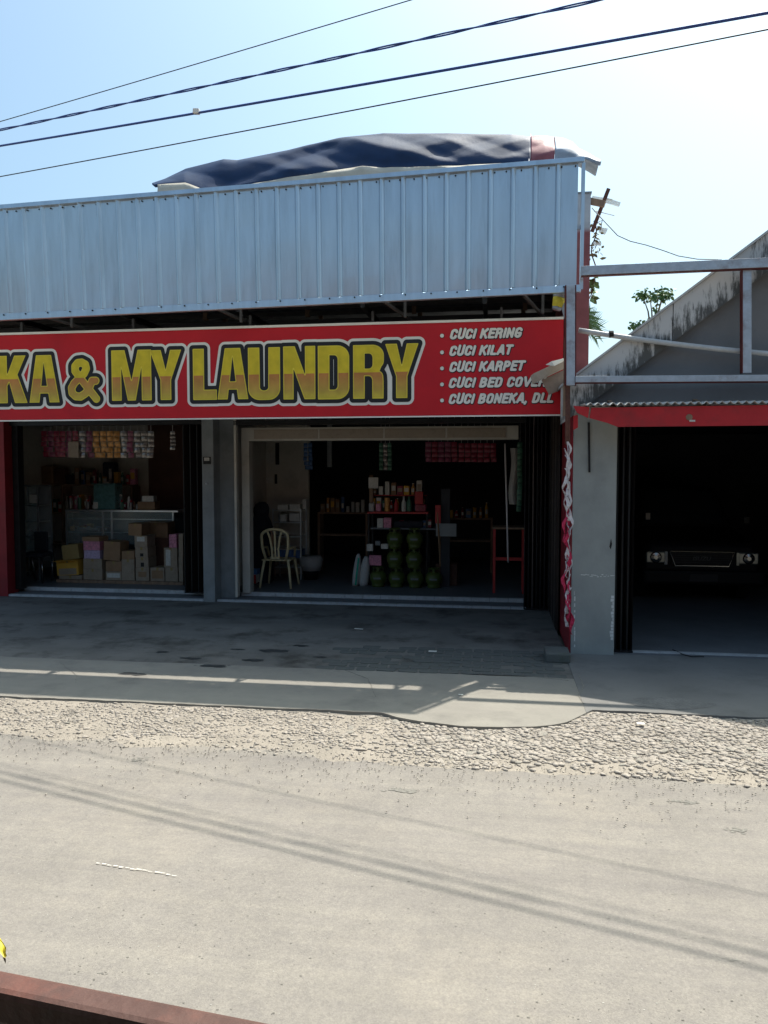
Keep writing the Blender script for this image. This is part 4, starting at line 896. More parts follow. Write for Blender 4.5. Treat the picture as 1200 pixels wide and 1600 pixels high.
# glass cabinet at the left
GCc = 12.5
gcb = thing('glass_cabinet', 'narrow glass cabinet with aluminium edges at the left of the left bay', 'cabinet', (Pc(42,800,GCc).x, GCc+.2, FZ))
u0, u1 = Pc(22,800,GCc).x, Pc(59,800,GCc).x; zt2 = Pc(42,760,GCc).z
for u in (u0, u1):
    for c in (GCc, GCc+.4): B().box(u-.012, u+.012, c, c+.024, FZ, zt2).build('frame_post', m_alum, gcb)
B().box(u0-.012, u1+.012, GCc, GCc+.42, zt2+.001, zt2+.02).build('cabinet_top', m_alum, gcb)
for py in (790, 815, 840, 862): z = Pc(42,py,GCc).z; B().box(u0+.014, u1-.014, GCc-.004, GCc+.4, z-.012, z).build('shelf', m_alum, gcb)
B().box(u0+.013, u1-.013, GCc+.41, GCc+.42, FZ+.3, zt2).build('back_panel', m_plaster, gcb); B().box(u0+.013, u1-.013, GCc+.008, GCc+.012, FZ+.4, zt2-.01).build('door_glass', m_glass, gcb)
solo('price_card', B().box(Pc(46,780,12.49).x, Pc(58,780,12.49).x, GCc-.012, GCc-.008, Pc(52,786,12.49).z, Pc(52,773,12.49).z), m_label, 'white price card stuck on the upper door of the glass cabinet', 'card')
b = B(); z = Pc(42,840,GCc).z
for i in range(3): b.lathe((Pc(29+i*7,835,GCc).x, GCc+.2, z+.001), [(.03,0),(.05,.03),(.05,.09),(.03,.12),(.012,.14)], 12)
for i in range(3):
    b = B(); b.lathe((Pc(29+i*8,835,GCc).x, GCc+.2, z+.001), [(.03,0),(.045,.03),(.045,.09),(.03,.12),(.012,.14)], 12); solo('bread_bag', b, m_bag, ['left','middle','right'][i]+' white bagged loaf on the third shelf of the glass cabinet', 'bag', 'bagged loaves in the glass cabinet', smooth=True)
# stool with curved chrome legs
stl = thing('stool', 'black seated stool with bent chrome legs at the left of the left bay', 'stool', (Pc(48,900,12.2).x, 12.25, FZ))
u0, u1 = Pc(30,890,12.2).x, Pc(73,890,12.2).x; zs = Pc(50,868,12.2).z
for c in (12.1, 12.4):
    B().tube([(u0-.05, c, zs), (u0+.06, c, zs), (u0+.10, c, zs-.03), (u0+.19, c, FZ)], .016, 8).build('leg', m_chrome, stl, smooth=True)
    B().tube([(u1-.02, c, zs-.02), (u1-.02, c, FZ)], .016, 8).build('leg', m_chrome, stl, smooth=True)
B().box(u0+.08, u1-.02, 12.06, 12.44, zs-.02, zs+.05).build('seat', m_cloth, stl, bevel=.02)
B().box(u0+.16, u1-.1, 12.4, 12.44, zs+.05, zs+.4).build('backrest', m_cloth, stl, bevel=.03)
# hanging sachets
ORD = ['first', 'second', 'third', 'fourth', 'fifth', 'sixth', 'seventh', 'eighth']
def strips(px0, px1, n, y0, y1, c, seq, lab, grp, rows=5, parent=None):
    protos = {}; cntk = {}
    for i in range(n):
        px = px0+(px1-px0)*(i+.5)/n; u = Pc(px, y0, c).x; z1 = Pc(px, y0, c).z; hh = z1-Pc(px, y1, c).z; wd = (Pc(px1, y0, c).x-Pc(px0, y0, c).x)/n*.88
        mk = seq[i % len(seq)]
        cntk[mk] = cntk.get(mk, 0)+1; tot = len([1 for q in range(n) if seq[q % len(seq)] == mk])
        t = thing('sachet_strip', (lab[mk] if isinstance(lab, dict) else lab)+('' if tot == 1 else ', '+ORD[cntk[mk]-1]+' of its kind from left'), 'sachets', (u, c, z1), grp)
        if mk not in protos:
            me = []
            for r in range(rows):
                b = B(); zz = -(r+1)*hh/rows
                b.grid(3, 3, lambda s, v: (-wd/2+wd*s, -.012*math.sin(math.pi*s)*math.sin(math.pi*v), zz+hh/rows*.92*v)); q = b.mesh('sachet'); q.materials.append(m_packs[mk]); me.append(q)
                q.polygons.foreach_set('use_smooth', [True]*9)
            protos[mk] = me
        for q in protos[mk]:
            o = bpy.data.objects.new('sachet', q); COL.objects.link(o); o.parent = t; o.rotation_euler = (random.uniform(-.12,.12), 0, random.uniform(-.15,.15))
        cd = B().tube([(u, c+.004, z1), (u, c+.004, 2.95)], .003, 4); cd.build('string', m_rope, t)
LB = {0:'maroon sachet strip at the top of left bay', 1:'silvery sachet strip at the top of left bay', 2:'orange gold sachet strip at the top of left bay', 3:'plum sachet strip at the top of left bay'}
strips(64, 122, 6, 673, 714, 12.0, [0,3,0,0,3,0], {0:'maroon strip in the left block of left bay', 3:'plum strip in the left block of left bay'}, 'sachet strips across the left bay')
strips(123, 241, 11, 673, 715, 12.0, [1,3,2,2,2,2,1,3,1,1,1], LB, 'sachet strips across the left bay')
strips(265, 274, 1, 673, 703, 12.0, [1], 'single silvery sachet strip hanging alone near the folded gate', None)
solo('notice_card', B().box(Pc(107,700,11.95).x, Pc(123,700,11.95).x, 11.94, 11.945, Pc(115,715,11.95).z, Pc(115,690,11.95).z), m_cardp, 'beige notice card hanging among the maroon sachet strips', 'card')

# ------------------------------------------------------------ right bay: plastic chair
chx, chc = Pc(430, 900, 12.15).x, 12.2
ch = thing('plastic_chair', 'cream plastic stacking chair with slatted back just inside the right bay', 'chair', (chx, chc, FZ))
sh = .47
b = B(); b.grid(8, 8, lambda s, t: (chx+(s-.5)*(.44+.05*t), chc+.0+.42*(1-t)-.0, FZ+sh-.02*math.sin(math.pi*s)*math.sin(math.pi*t)))
o = b.build('seat', m_cream, ch, smooth=True); q = o.modifiers.new('s', 'SOLIDIFY'); q.thickness = .02
for sx, c0_, c1_ in ((-1,chc+.02,chc-.05),(1,chc+.02,chc-.05),(-1,chc+.40,chc+.46),(1,chc+.40,chc+.46)):
    B().tube([(chx+sx*.20, c0_, FZ+sh), (chx+sx*.235, (c0_+c1_)/2, FZ+.25), (chx+sx*.265, c1_, FZ)], [.026,.022,.018], 8).build('leg', m_cream, ch, smooth=True)
# the back faces the street: an arch with slats
arch = [(chx-.17, chc+.0, FZ+sh), (chx-.22, chc-.04, FZ+.68), (chx-.225, chc-.06, FZ+.85)]+[(chx+.225*math.cos(a), chc-.07, FZ+.86+.12*math.sin(a)) for a in np.linspace(math.pi*.92, math.pi*.08, 9)]+[(chx+.225, chc-.06, FZ+.85), (chx+.22, chc-.04, FZ+.68), (chx+.17, chc, FZ+sh)]
B().tube(arch, .024, 8).build('back_frame', m_cream, ch, smooth=True)
for k_ in (-1, 0, 1):
    b = B(); pts = [(chx+k_*.055, chc-.02, FZ+sh+.02), (chx+k_*.055, chc-.04, FZ+.66), (chx+k_*.085, chc-.06, FZ+.84), (chx+k_*.12, chc-.07, FZ+.95-.012*abs(k_))]
    for i in range(3): b.bar(pts[i], pts[i+1], .030, .012, Vector((0,1,0)))
    b.build('back_slat', m_cream, ch)
B().bar((chx-.08, chc-.03, FZ+sh+.03), (chx+.08, chc-.03, FZ+sh+.03), .03, .025).build('back_crossbar', m_cream, ch)
for sx in (-1, 1): B().tube([(chx+sx*.22, chc-.03, FZ+.66), (chx+sx*.245, chc+.12, FZ+.66), (chx+sx*.245, chc+.30, FZ+.65), (chx+sx*.22, chc+.36, FZ+.5)], .02, 8).build('arm', m_cream, ch, smooth=True)

# ------------------------------------------------------------ person seated in the dark
def skin_mesh(chains, root=0, sub=1):
    """chains: list of lists (point, radius); first point of later chains may repeat an earlier one"""
    vs = []; rs = []; es = []; idx = {}
    for chn in chains:
        prev = None
        for p, r in chn:
            key = tuple(round(x, 4) for x in p)
            if key not in idx: idx[key] = len(vs); vs.append(p); rs.append(r)
            i = idx[key]
            if prev is not None and prev != i: es.append((prev, i))
            prev = i
    me = bpy.data.meshes.new('sk'); me.from_pydata([tuple(p) for p in vs], es, []); ob = bpy.data.objects.new('sk', me); COL.objects.link(ob)
    md = ob.modifiers.new('k', 'SKIN'); md.use_smooth_shade = True
    for i, r in enumerate(rs): me.skin_vertices[0].data[i].radius = (r, r) if not isinstance(r, tuple) else r
    me.skin_vertices[0].data[root].use_root = True
    sb = ob.modifiers.new('s', 'SUBSURF'); sb.levels = sub; sb.render_levels = sub
    dg = bpy.context.evaluated_depsgraph_get(); dg.update(); m2 = bpy.data.meshes.new_from_object(ob.evaluated_get(dg))
    v = [q.co.copy() for q in m2.vertices]; f = [tuple(p.vertices) for p in m2.polygons]
    bpy.data.objects.remove(ob); bpy.data.meshes.remove(m2); return v, f
px_, pc_ = Pc(402, 860, 12.85).x, 12.85
headz = Pc(408, 800, pc_).z; seatz = headz-.80
per = thing('person', 'person in dark headscarf and long dark clothes seated behind the cream chair', 'person', (px_, pc_, FZ))
def V_(x, y, z): return Vector((px_+x, pc_+y, z))
bodyc = []
pel = V_(0,0,seatz+.1)
bodyc.append([(pel,(.17,.13)),(V_(0,.02,seatz+.28),(.15,.11)),(V_(.01,.05,seatz+.47),(.17,.11)),(V_(.02,.08,seatz+.58),(.075,.07)),(V_(.03,.11,seatz+.67),(.05,.05)),(V_(.05,.13,headz),(.088,.10)),(V_(.05,.14,headz+.08),(.075,.085))])
for sx in (-1, 1):
    bodyc.append([(V_(.01,.05,seatz+.47),(.17,.11)),(V_(sx*.19,.06,seatz+.50),.06),(V_(sx*.24,.14,seatz+.26),.048),(V_(sx*.15,.34,seatz+.16),.036),(V_(sx*.11,.42,seatz+.15),.03)])
    bodyc.append([(pel,(.17,.13)),(V_(sx*.11,.12,seatz+.07),.095),(V_(sx*.14,.44,seatz+.05),.065),(V_(sx*.14,.46,seatz-.15),.055),(V_(sx*.14,.47,FZ+.07),.04),(V_(sx*.14,.60,FZ+.035),.033)])
v, f = skin_mesh(bodyc); b = B(); b.add(v, f)
for sx in (-1, 1):
    pm0 = V_(sx*.11,.42,seatz+.15); fingers = [[(pm0,.028),(pm0+Vector((0,.06,.0)),.034)]]
    v, f = skin_mesh(fingers); b.add(v, f)
    for k_, (ox, ln_) in enumerate(((-.027,.055),(-.009,.066),(.009,.062),(.027,.048))):
        a0 = pm0+Vector((ox*.7,.05,0)); v, f = skin_mesh([[(a0,.009),(a0+Vector((ox*.3,ln_*.6,.0)),.0085),(a0+Vector((ox*.4,ln_,-.022)),.0075)]]); b.add(v, f)
    a0 = pm0+Vector((-sx*.02,.02,0)); v, f = skin_mesh([[(a0,.010),(a0+Vector((-sx*.03,.03,0)),.010),(a0+Vector((-sx*.035,.055,-.01)),.008)]]); b.add(v, f)
# face on the far side of the head: nose and ears
hc = V_(.05,.13,headz)
v, f = skin_mesh([[(hc+Vector((.02,.08,.0)),.016),(hc+Vector((.025,.125,-.01)),.012)]]); b.add(v, f)
b.build('body', m_skin, per, smooth=True)
def shell(o, prof, n=18, sq=(1,1), mat=m_cloth, name='x', lean=(0,0)):
    b = B(); vs = []
    for r, z in prof:
        for j in range(n):
            a = 2*math.pi*j/n; vs.append((o[0]+r*sq[0]*math.cos(a)*(1+.05*math.sin(3*a+z*9))+lean[0]*z, o[1]+r*sq[1]*math.sin(a)+lean[1]*z, o[2]+z))
    k = len(prof); b.add(vs, [(i*n+j, i*n+(j+1) % n, (i+1)*n+(j+1) % n, (i+1)*n+j) for i in range(k-1) for j in range(n)]+[tuple((k-1)*n+j for j in range(n))]); return b.build(name, mat, per, smooth=True)
shell(V_(.0,.02,seatz-.02), [(.26,-.42),(.25,-.2),(.24,0),(.215,.12),(.205,.3),(.235,.45),(.21,.55),(.12,.62)], sq=(1,.78), name='dress', lean=(.02,.1))
shell(V_(.03,.09,headz-.26), [(.215,-.02),(.17,.10),(.125,.18),(.135,.25),(.138,.32),(.11,.39),(.05,.43)], sq=(1,.98), name='headscarf', lean=(.06,.1))
solo('low_bench', B().box(px_-.25, px_+.25, pc_-.12, pc_+.22, FZ+.3, seatz).box(px_-.23,px_-.19,pc_-.1,pc_+.2,FZ,FZ+.3).box(px_+.19,px_+.23,pc_-.1,pc_+.2,FZ,FZ+.3), m_dark, 'dark low bench under the seated person', 'bench')
# cabinet table beyond the chair
TC = 13.2
tb2 = thing('tiered_rack', 'tall white metal rack with drawers and papers behind the cream chair', 'rack', (Pc(450,880,TC).x, TC+.2, FZ))
u0, u1 = Pc(427,880,TC).x, Pc(470,880,TC).x
for u in (u0, u1):
    for c in (TC, TC+.4): B().box(u-.012, u+.012, c, c+.024, FZ, Pc(450,795,TC).z).build('post', m_alum, tb2)
for py in (797, 816, 838, 858, 886): z = Pc(450,py,TC).z; B().box(u0+.013, u1-.013, TC+.0, TC+.4, z-.014, z).build('shelf', m_alum, tb2)
B().box(u0+.02, u1-.02, TC+.03, TC+.38, Pc(450,872,TC).z, Pc(450,858,TC).z-.02).build('drawer', M('blue_plastic', (.06,.12,.25), .5), tb2)
for i, (x0, x1, y0, y1, lab) in enumerate([(433,449,789,797,'stack of white papers at the left of the rack top'),(452,468,788,797,'box of small packets at the right of the rack top'),(437,446,804,815,'small pale tin on the upper rack shelf'),(452,467,802,815,'white carton on the upper rack shelf'),(472,478,780,795,'pale packet hanging at the rack corner')]):
    solo(['paper_stack','packet_box','tin','carton','packet'][i], B().box(Pc(x0,y0,TC).x, Pc(x1,y0,TC).x, TC+.02, TC+.22, Pc(x0,y1,TC).z+.002, Pc(x0,y0,TC).z), m_label, lab, ['papers','box','tin','carton','packet'][i], bevel=.004)
# bucket with white bag
bu = thing('bucket', 'dark bucket lined with a white plastic bag on the shop floor', 'bucket', (Pc(486,900,13.3).x, 13.3, FZ))
q = bu; u = Pc(486,900,13.3).x
B().lathe((u, 13.3, FZ), [(.13,0),(.16,.25),(.165,.28)], 18).build('pail', m_dark, bu, smooth=True)
b = B(); b.lathe((u, 13.3, FZ+.16), [(.17,.0),(.20,.10),(.21,.19),(.18,.26),(.10,.23)], 18); o = b.build('bag_liner', m_bag, bu, smooth=True)
# carton on floor by the frame
carton(386,400,898,918,m_label,'orange and white carton standing by the door frame post',c=12.3,d=.2,panel=(.55,1.0,0,1,m_redshelf),tape=False,group=None)
solo('blue_tray', B().box(Pc(386,897,12.32).x, Pc(401,897,12.32).x, 12.32, 12.5, Pc(390,898,12.3).z+.001, Pc(390,890,12.3).z), M('blue_tray_m', (.05,.15,.3), .5), 'small blue tray on the orange and white carton', 'tray')
# papers, calendar and hooks on the white inner wall
for i, (x0, x1, y0, y1, m_, lab) in enumerate([(387,410,692,706,m_cloth,'dark cap and straps hung at the top left of the inner wall'),(414,428,708,724,m_label,'white printed calendar sheet on the inner wall'),(430,436,692,726,m_dark,'narrow dark strip hung beside the calendar'),(400,427,746,755,m_label,'small price list low on the inner wall'),(429,433,741,756,m_dark,'small black switch below the calendar')]):
    c = 13.885; solo(['hung_cap','calendar','strip','price_list','switch'][i], B().box(Pc(x0,y0,c).x, Pc(x1,y0,c).x, c, c+.012, Pc(x0,y1,c).z, Pc(x0,y0,c).z), m_, lab, ['cap','calendar','strip','paper','switch'][i], bevel=.003)
# hanging goods
strips(474, 488, 2, 692, 734, 13.0, [4], 'blue sachet strip beside the inner wall of right bay', 'blue sachet strips in the right bay', rows=6)
strips(592, 612, 3, 692, 735, 12.6, [5,1,5], {5:'greenish sachet strip hanging above the red shelf',1:'silvery sachet strip hanging above the red shelf'}, 'sachet strips above the red shelf', rows=6)
strips(664, 715, 5, 690, 722, 12.4, [3,0,3,3,0], {0:'maroon sachet strip hanging right of the red shelf',3:'plum sachet strip hanging right of the red shelf'}, 'dark sachet strips right of the red shelf', rows=4)
strips(716, 776, 6, 692, 722, 12.3, [0], 'bright maroon sachet strip hanging near the white rod', 'maroon sachet strips near the white rod', rows=4)
strips(808, 817, 1, 690, 800, 11.9, [5], 'long green sachet strip hanging beside the brown folding gate', None, rows=12)
solo('ceiling_pipe', B().box(Pc(511,700,13.5).x, Pc(518,700,13.5).x, 13.5, 13.55, Pc(515,730,13.5).z, 3.2), m_plaster, 'pale square pipe hanging from the ceiling of the right bay', 'pipe')
solo('white_rod', B().tube([Pc(789,693,11.95), Pc(792,800,11.9), Pc(794,879,11.88)], .013, 8), m_rope, 'long thin white rod hanging near the right end of the right bay', 'rod', smooth=True)
# red stall shelf
RS = 12.75
rs_ = thing('stall_shelf', 'red topped goods shelf in the middle of the right bay', 'shelf', (Pc(622,860,RS).x, RS+.2, FZ))
u0, u1 = Pc(574,800,RS).x, Pc(669,800,RS).x; zr = Pc(622,800,RS).z; zr2 = Pc(622,825,RS).z
B().box(u0, u1, RS, RS+.45, zr-.03, zr).build('shelf_board', m_redshelf, rs_, label='red upper shelf board'); B().box(u0+.05, u1+.12, RS+.0, RS+.45, zr2-.025, zr2).build('shelf_board', m_tread, rs_, label='grey lower shelf board')
for u in (u0+.02, u1-.02):
    for c in (RS+.02, RS+.42): B().box(u-.015, u+.015, c-.015, c+.015, FZ, zr-.031).build('leg', m_dark, rs_)
B().box(u0-.0, u0+.06, RS+.2, RS+.3, zr+.001, Pc(575,742,RS).z).build('back_post', m_wood, rs_)
goods = [(576,584,786,m_bag,'pouch','crumpled white pouch at the left end of the red shelf'),(587,595,787,m_pink,'pouch','small pinkish pouch on the red shelf'),(600,609,778,m_packs[2],'tin','tall beige tin on the red shelf'),(615,622,780,m_redshelf,'bottle','red bottle in the middle of the red shelf'),(627,634,776,m_label,'bottle','pale bottle left of the green bottle on the red shelf'),(635,643,776,m_packs[5],'bottle','green bottle on the red shelf'),(648,666,788,m_packs[0],'carton','red and pink carton at the right end of the red shelf')]
for x0, x1, y0, m_, nm, lab in goods:
    c = RS+.08; ua, ub = Pc(x0,y0,c).x, Pc(x1,y0,c).x; z1 = Pc(x0,y0,c).z
    if nm in ('bottle', 'tin'):
        r = (ub-ua)/2; hh = z1-zr; solo(nm, B().lathe(((ua+ub)/2, c+.05, zr+.001), [(r*.9,0),(r,.01),(r,hh*.6),(r*.45,hh*.8),(r*.42,hh)] if nm == 'bottle' else [(r,0),(r,hh)], 12), m_, lab, nm, smooth=nm == 'bottle')
    else: solo(nm, B().box(ua, ub, c, c+.12, zr+.001, z1), m_, lab, nm, bevel=.015)
solo('carton', B().box(Pc(648,780,RS+.1).x, Pc(661,780,RS+.1).x, RS+.1, RS+.22, Pc(650,788,RS+.08).z+.002, Pc(650,768,RS+.1).z), m_redshelf, 'small red carton on the red and pink carton', 'carton', bevel=.01)
solo('price_sign', B().box(Pc(576,752,RS).x, Pc(591,752,RS).x, RS-.01, RS-.002, Pc(580,763,RS).z, Pc(580,746,RS).z), m_label, 'white handwritten looking card above the red shelf', 'card')
for i, (x0, x1) in enumerate(((589,598),(599,611))):
    solo('snack_box', B().box(Pc(x0,820,RS).x, Pc(x1,820,RS).x, RS+.02, RS+.15, zr2+.001, Pc(x0,812 if i else 813,RS).z+.03), [m_label, m_pink][i], ['pale snack box on the grey lower shelf','pinkish snack box beside the pale snack box'][i], 'box', bevel=.004)
solo('dark_tray', B().box(Pc(614,815,RS).x, Pc(660,815,RS).x, RS+.05, RS+.35, zr2+.001, zr2+.11), m_cloth, 'dark tray on the right of the grey lower shelf', 'tray', bevel=.02)
rr_ = random.Random(5); OR2 = ['first','second','third','fourth','fifth','sixth','seventh','eighth','ninth','tenth','eleventh','twelfth']
def stock(n, px0, px1, c, z, lo, hi, where, kinds=('carton','bottle','tin','packet')):
    for i in range(n):
        px = px0+(px1-px0)*(i+.5)/n; u = Pc(px, 780, c).x; wd = (Pc(px1,780,c).x-Pc(px0,780,c).x)/n*rr_.uniform(.62,.92); hh = rr_.uniform(lo, hi); k_ = rr_.choice(kinds)
        m_ = rr_.choice([m_packs[0], m_packs[2], m_packs[4], m_packs[5], m_card, m_label, m_redshelf, m_yellow, m_pink])
        t = thing(k_, OR2[i]+' '+k_+' from the left '+where, k_, (u, c, z))
        if k_ in ('carton', 'packet'):
            b = B().box(u-wd/2, u+wd/2, c, c+.12, z+.001, z+hh); b.build('body', m_, t, bevel=.008)
            B().box(u-wd*.38, u+wd*.38, c-.002, c-.0008, z+hh*.35, z+hh*.75).build('printed_label', rr_.choice([m_label, m_yellow, m_cardp]), t)
        else:
            r = wd/2*.8; pf = [(r*.9,0),(r,.01),(r,hh*.62),(r*.45,hh*.8),(r*.4,hh*.93)] if k_ == 'bottle' else [(r,0),(r,hh*.94)]
            B().lathe((u, c+.05, z+.001), pf, 12).build('body', m_, t, smooth=k_ == 'bottle'); B().lathe((u, c+.05, z+.002+hh*(.93 if k_ == 'bottle' else .94)), [(r*.5,0),(r*.5,hh*.05)], 10).build('lid', m_white if k_ == 'bottle' else m_dark, t)
            B().box(u-r*.6, u+r*.6, c+.05-r-.002, c+.05-r-.0005, z+hh*.25, z+hh*.55).build('printed_label', m_label, t)
B().box(u0+.02, u1-.05, RS+.28, RS+.45, zr+.26, zr+.275).build('shelf_board', m_redshelf, rs_, label='narrow red top shelf board')
for u in (u0+.03, u1-.06): B().box(u-.01, u+.01, RS+.40, RS+.42, zr+.001, zr+.26).build('upright', m_dark, rs_)
stock(9, 577, 664, RS+.27, zr, .14, .24, 'in the back row of the red shelf')
stock(8, 580, 660, RS+.29, zr+.276, .10, .26, 'on the narrow top shelf board')
stock(7, 614, 676, RS+.12, zr2, .06, .14, 'in the back row of the grey lower shelf', ('carton','packet'))
stock(8, 690, 765, 14.6, 1.15, .12, .3, 'on the dim rear shelf board of the right bay')
stock(9, 500, 570, 14.4, 1.25, .12, .32, 'on the dim rear shelf left of the red shelf')
rk = thing('rear_shelf', 'dim rear shelf with goods left of the red stall shelf', 'shelf', (Pc(535,800,14.4).x, 14.4, FZ)); rk2 = thing('rear_shelf', 'dim rear shelf with goods right of the notice board', 'shelf', (Pc(730,800,14.6).x, 14.6, FZ))
for rt_, x0, x1, c, zz in ((rk, 496, 574, 14.35, 1.249), (rk2, 686, 770, 14.55, 1.149)):
    a0_, a1_ = Pc(x0,800,c).x, Pc(x1,800,c).x
    for z_ in (zz, zz-.42): B().box(a0_, a1_, c, c+.35, z_-.03, z_).build('shelf_board', m_wood, rt_)
    for u_ in (a0_, a1_-.04): B().box(u_, u_+.04, c, c+.35, FZ, zz-.031).build('upright', m_wood, rt_)
# gas cylinders
def lpg():
    t = thing('gas_cylinder', '', 'gas cylinder', (0,0,0), 'green gas cylinders under the stall shelf')
    B().lathe((0,0,0), [(.105,0),(.11,.03),(.10,.045),(.13,.09),(.142,.15),(.130,.21),(.09,.255),(.04,.27)], 20).build('vessel', m_lpg, t, smooth=True)
    b = B()
    for a in np.linspace(0, 2*math.pi, 5)[:-1]: b.bar((.085*math.cos(a), .085*math.sin(a), .24), (.085*math.cos(a), .085*math.sin(a), .315), .035, .008, Vector((math.cos(a), math.sin(a), 0)))
    b.tube([(.088*math.cos(a), .088*math.sin(a), .318) for a in np.linspace(0, 2*math.pi, 17)], .009, 6); b.build('collar', m_lpg, t)
    B().lathe((0,0,.265), [(.02,0),(.018,.05),(.008,.055)], 8).build('valve', m_chrome, t)
    B().grid(4, 1, lambda s, v: (.1435*math.sin((s-.5)*.9), -.1435*math.cos((s-.5)*.9), .135+.03*v)).build('label_band', m_tread, t)
    return t
lp = lpg(); first = True
ly = [(591,0,'leftmost gas cylinder of the bottom row'),(620,0,'second gas cylinder from the left in the bottom row'),(649,0,'third gas cylinder from the left in the bottom row'),(678,0,'rightmost gas cylinder of the bottom row'),
      (617,1,'left gas cylinder in the middle layer'),(647,1,'right gas cylinder in the middle layer'),(617,2,'left gas cylinder of the top layer'),(648,2,'right gas cylinder of the top layer')]
for px, lay, lab in ly:
    c = 12.62; at = (Pc(px, 905, c).x, c, FZ+.002+lay*.328)
    if first: lp.location = W(at); lp.rotation_euler = (0,0,-A); lp['label'] = lab; first = False
    else: dup(lp, at, 0, lab)
stock(12, 108, 212, 14.0, 1.776, .12, .34, 'on the top board of the back shelf')
stock(11, 55, 150, 13.98, 1.226, .14, .34, 'on the middle board of the back shelf')
stock(7, 184, 214, CT+.28, zc, .10, .2, 'behind the jars on the glass counter')
stock(5, 108, 142, CT+.28, zc, .16, .3, 'at the rear left of the glass counter')
stock(9, 108, 168, CT+.2, Pc(180,832,CT).z+.004, .05, .13, 'inside the glass counter', ('carton','packet'))
# white sacks with green stripe
for i, (x0, x1, lab) in enumerate(((549,560,'white woven sack with a green stripe leaning left of the gas cylinders'),(560,574,'plain white woven sack beside the striped sack'))):
    u0, u1 = Pc(x0,900,12.6).x, Pc(x1,900,12.6).x; z1 = Pc(560,866+4*i,12.6).z; t = thing('woven_sack', lab, 'sack', ((u0+u1)/2, 12.65, FZ))
    um = (u0+u1)/2; wv = (u1-u0)/2
    b = B(); vs = []; n = 14; pr_ = [(.85,0),(1.05,.06),(1.1,.2),(1.0,.34),(.75,z1-FZ-.06),(.4,z1-FZ)]
    for r, z in pr_:
        for j in range(n):
            a = 2*math.pi*j/n; vs.append((um+wv*r*math.cos(a)+z*.10, 12.65+.07*r*math.sin(a), FZ+.001+z))
    b.add(vs, [(q*n+j, q*n+(j+1) % n, (q+1)*n+(j+1) % n, (q+1)*n+j) for q in range(5) for j in range(n)]+[tuple(5*n+j for j in range(n)), tuple(range(n))]); b.build('sack_body', m_sack, t, smooth=True)
    if i == 0: B().grid(2, 5, lambda s, v: (um+wv*.5*(s)+.10*(v*(z1-FZ)), 12.65-.082+.02*abs(v-.4), FZ+.02+v*(z1-FZ-.08))).build('stripe', m_sackg, t)
# small signs, broom handle, bag near the stall
solo('notice_board', B().box(Pc(681,830,12.6).x, Pc(713,830,12.6).x, 12.60, 12.615, Pc(690,838,12.6).z, Pc(690,818,12.6).z), m_plaster, 'grey printed board hung right of the gas cylinders', 'board')
solo('grey_post', B().box(Pc(689,800,12.7).x, Pc(703,800,12.7).x, 12.7, 12.8, FZ, Pc(695,764,12.7).z), m_darkwall, 'grey post standing right of the stall shelf', 'post')
b = thing('red_broom', 'broom with red handle leaning by the grey post', 'broom', tuple(Pc(686,915,12.55)))
B().tube([Pc(683,790,12.62), Pc(688,885,12.55)], .013, 8).build('handle', m_card, b, smooth=True); B().box(Pc(680,790,12.62).x, Pc(689,790,12.62).x, 12.60, 12.64, Pc(684,818,12.62).z, Pc(684,789,12.62).z).build('head', m_redshelf, b, bevel=.01)
solo('maroon_crate', B().box(Pc(680,900,12.8).x, Pc(714,900,12.8).x, 12.85, 13.15, FZ, Pc(700,882,12.8).z), m_brownwall, 'dark maroon crate on the floor right of the cylinders', 'crate', bevel=.02)
for i, (x0, x1, y0, y1, m_, lab) in enumerate([(573,583,850,861,m_label,'white bottle-shaped pack above the left cylinder'),(595,606,850,858,m_label,'pale label card left of the top cylinders'),(576,595,868,884,m_pink,'pink cloth bundle above the leftmost cylinder'),(585,593,846,853,m_plaster,'grey small pack between the labels')]):
    solo(['pack','label_card','cloth_bundle','pack'][i], B().box(Pc(x0,y0,12.6).x, Pc(x1,y0,12.6).x, 12.58+.03*i, 12.66+.03*i, Pc(x0,y1,12.6).z, Pc(x0,y0,12.6).z), m_, lab, ['pack','card','cloth','pack'][i], bevel=.01)
# red table at the right
rt = thing('red_table', 'red legged table at the right of the right bay', 'table', (Pc(800,880,12.3).x, 12.4, FZ))
u0, u1 = Pc(772,880,12.2).x, Pc(818,880,12.2).x; zt3 = Pc(790,824,12.2).z
for u in (u0, u1):
    for c in (12.2, 12.6): B().box(u-.02, u+.02, c, c+.035, FZ, zt3-.03).build('leg', m_redshelf, rt)
B().box(u0-.03, u1+.03, 12.17, 12.68, zt3-.029, zt3).build('tabletop', m_wood, rt, bevel=.004); B().box(u0, u1, 12.21, 12.235, Pc(790,876,12.2).z, Pc(790,871,12.2).z).build('rail', m_redshelf, rt)
# dangling bags at right
solo('hanging_bundle', B().grid(8, 10, lambda s, v: (Pc(797+14*s,700,12.4).x+.02*math.sin(v*6), 12.42-.05*math.sin(s*3.14)+.01*math.sin(v*13), Pc(800,700+88*v,12.4).z)), m_bag, 'bunch of clear plastic bags hanging by the white rod', 'bags', smooth=True)

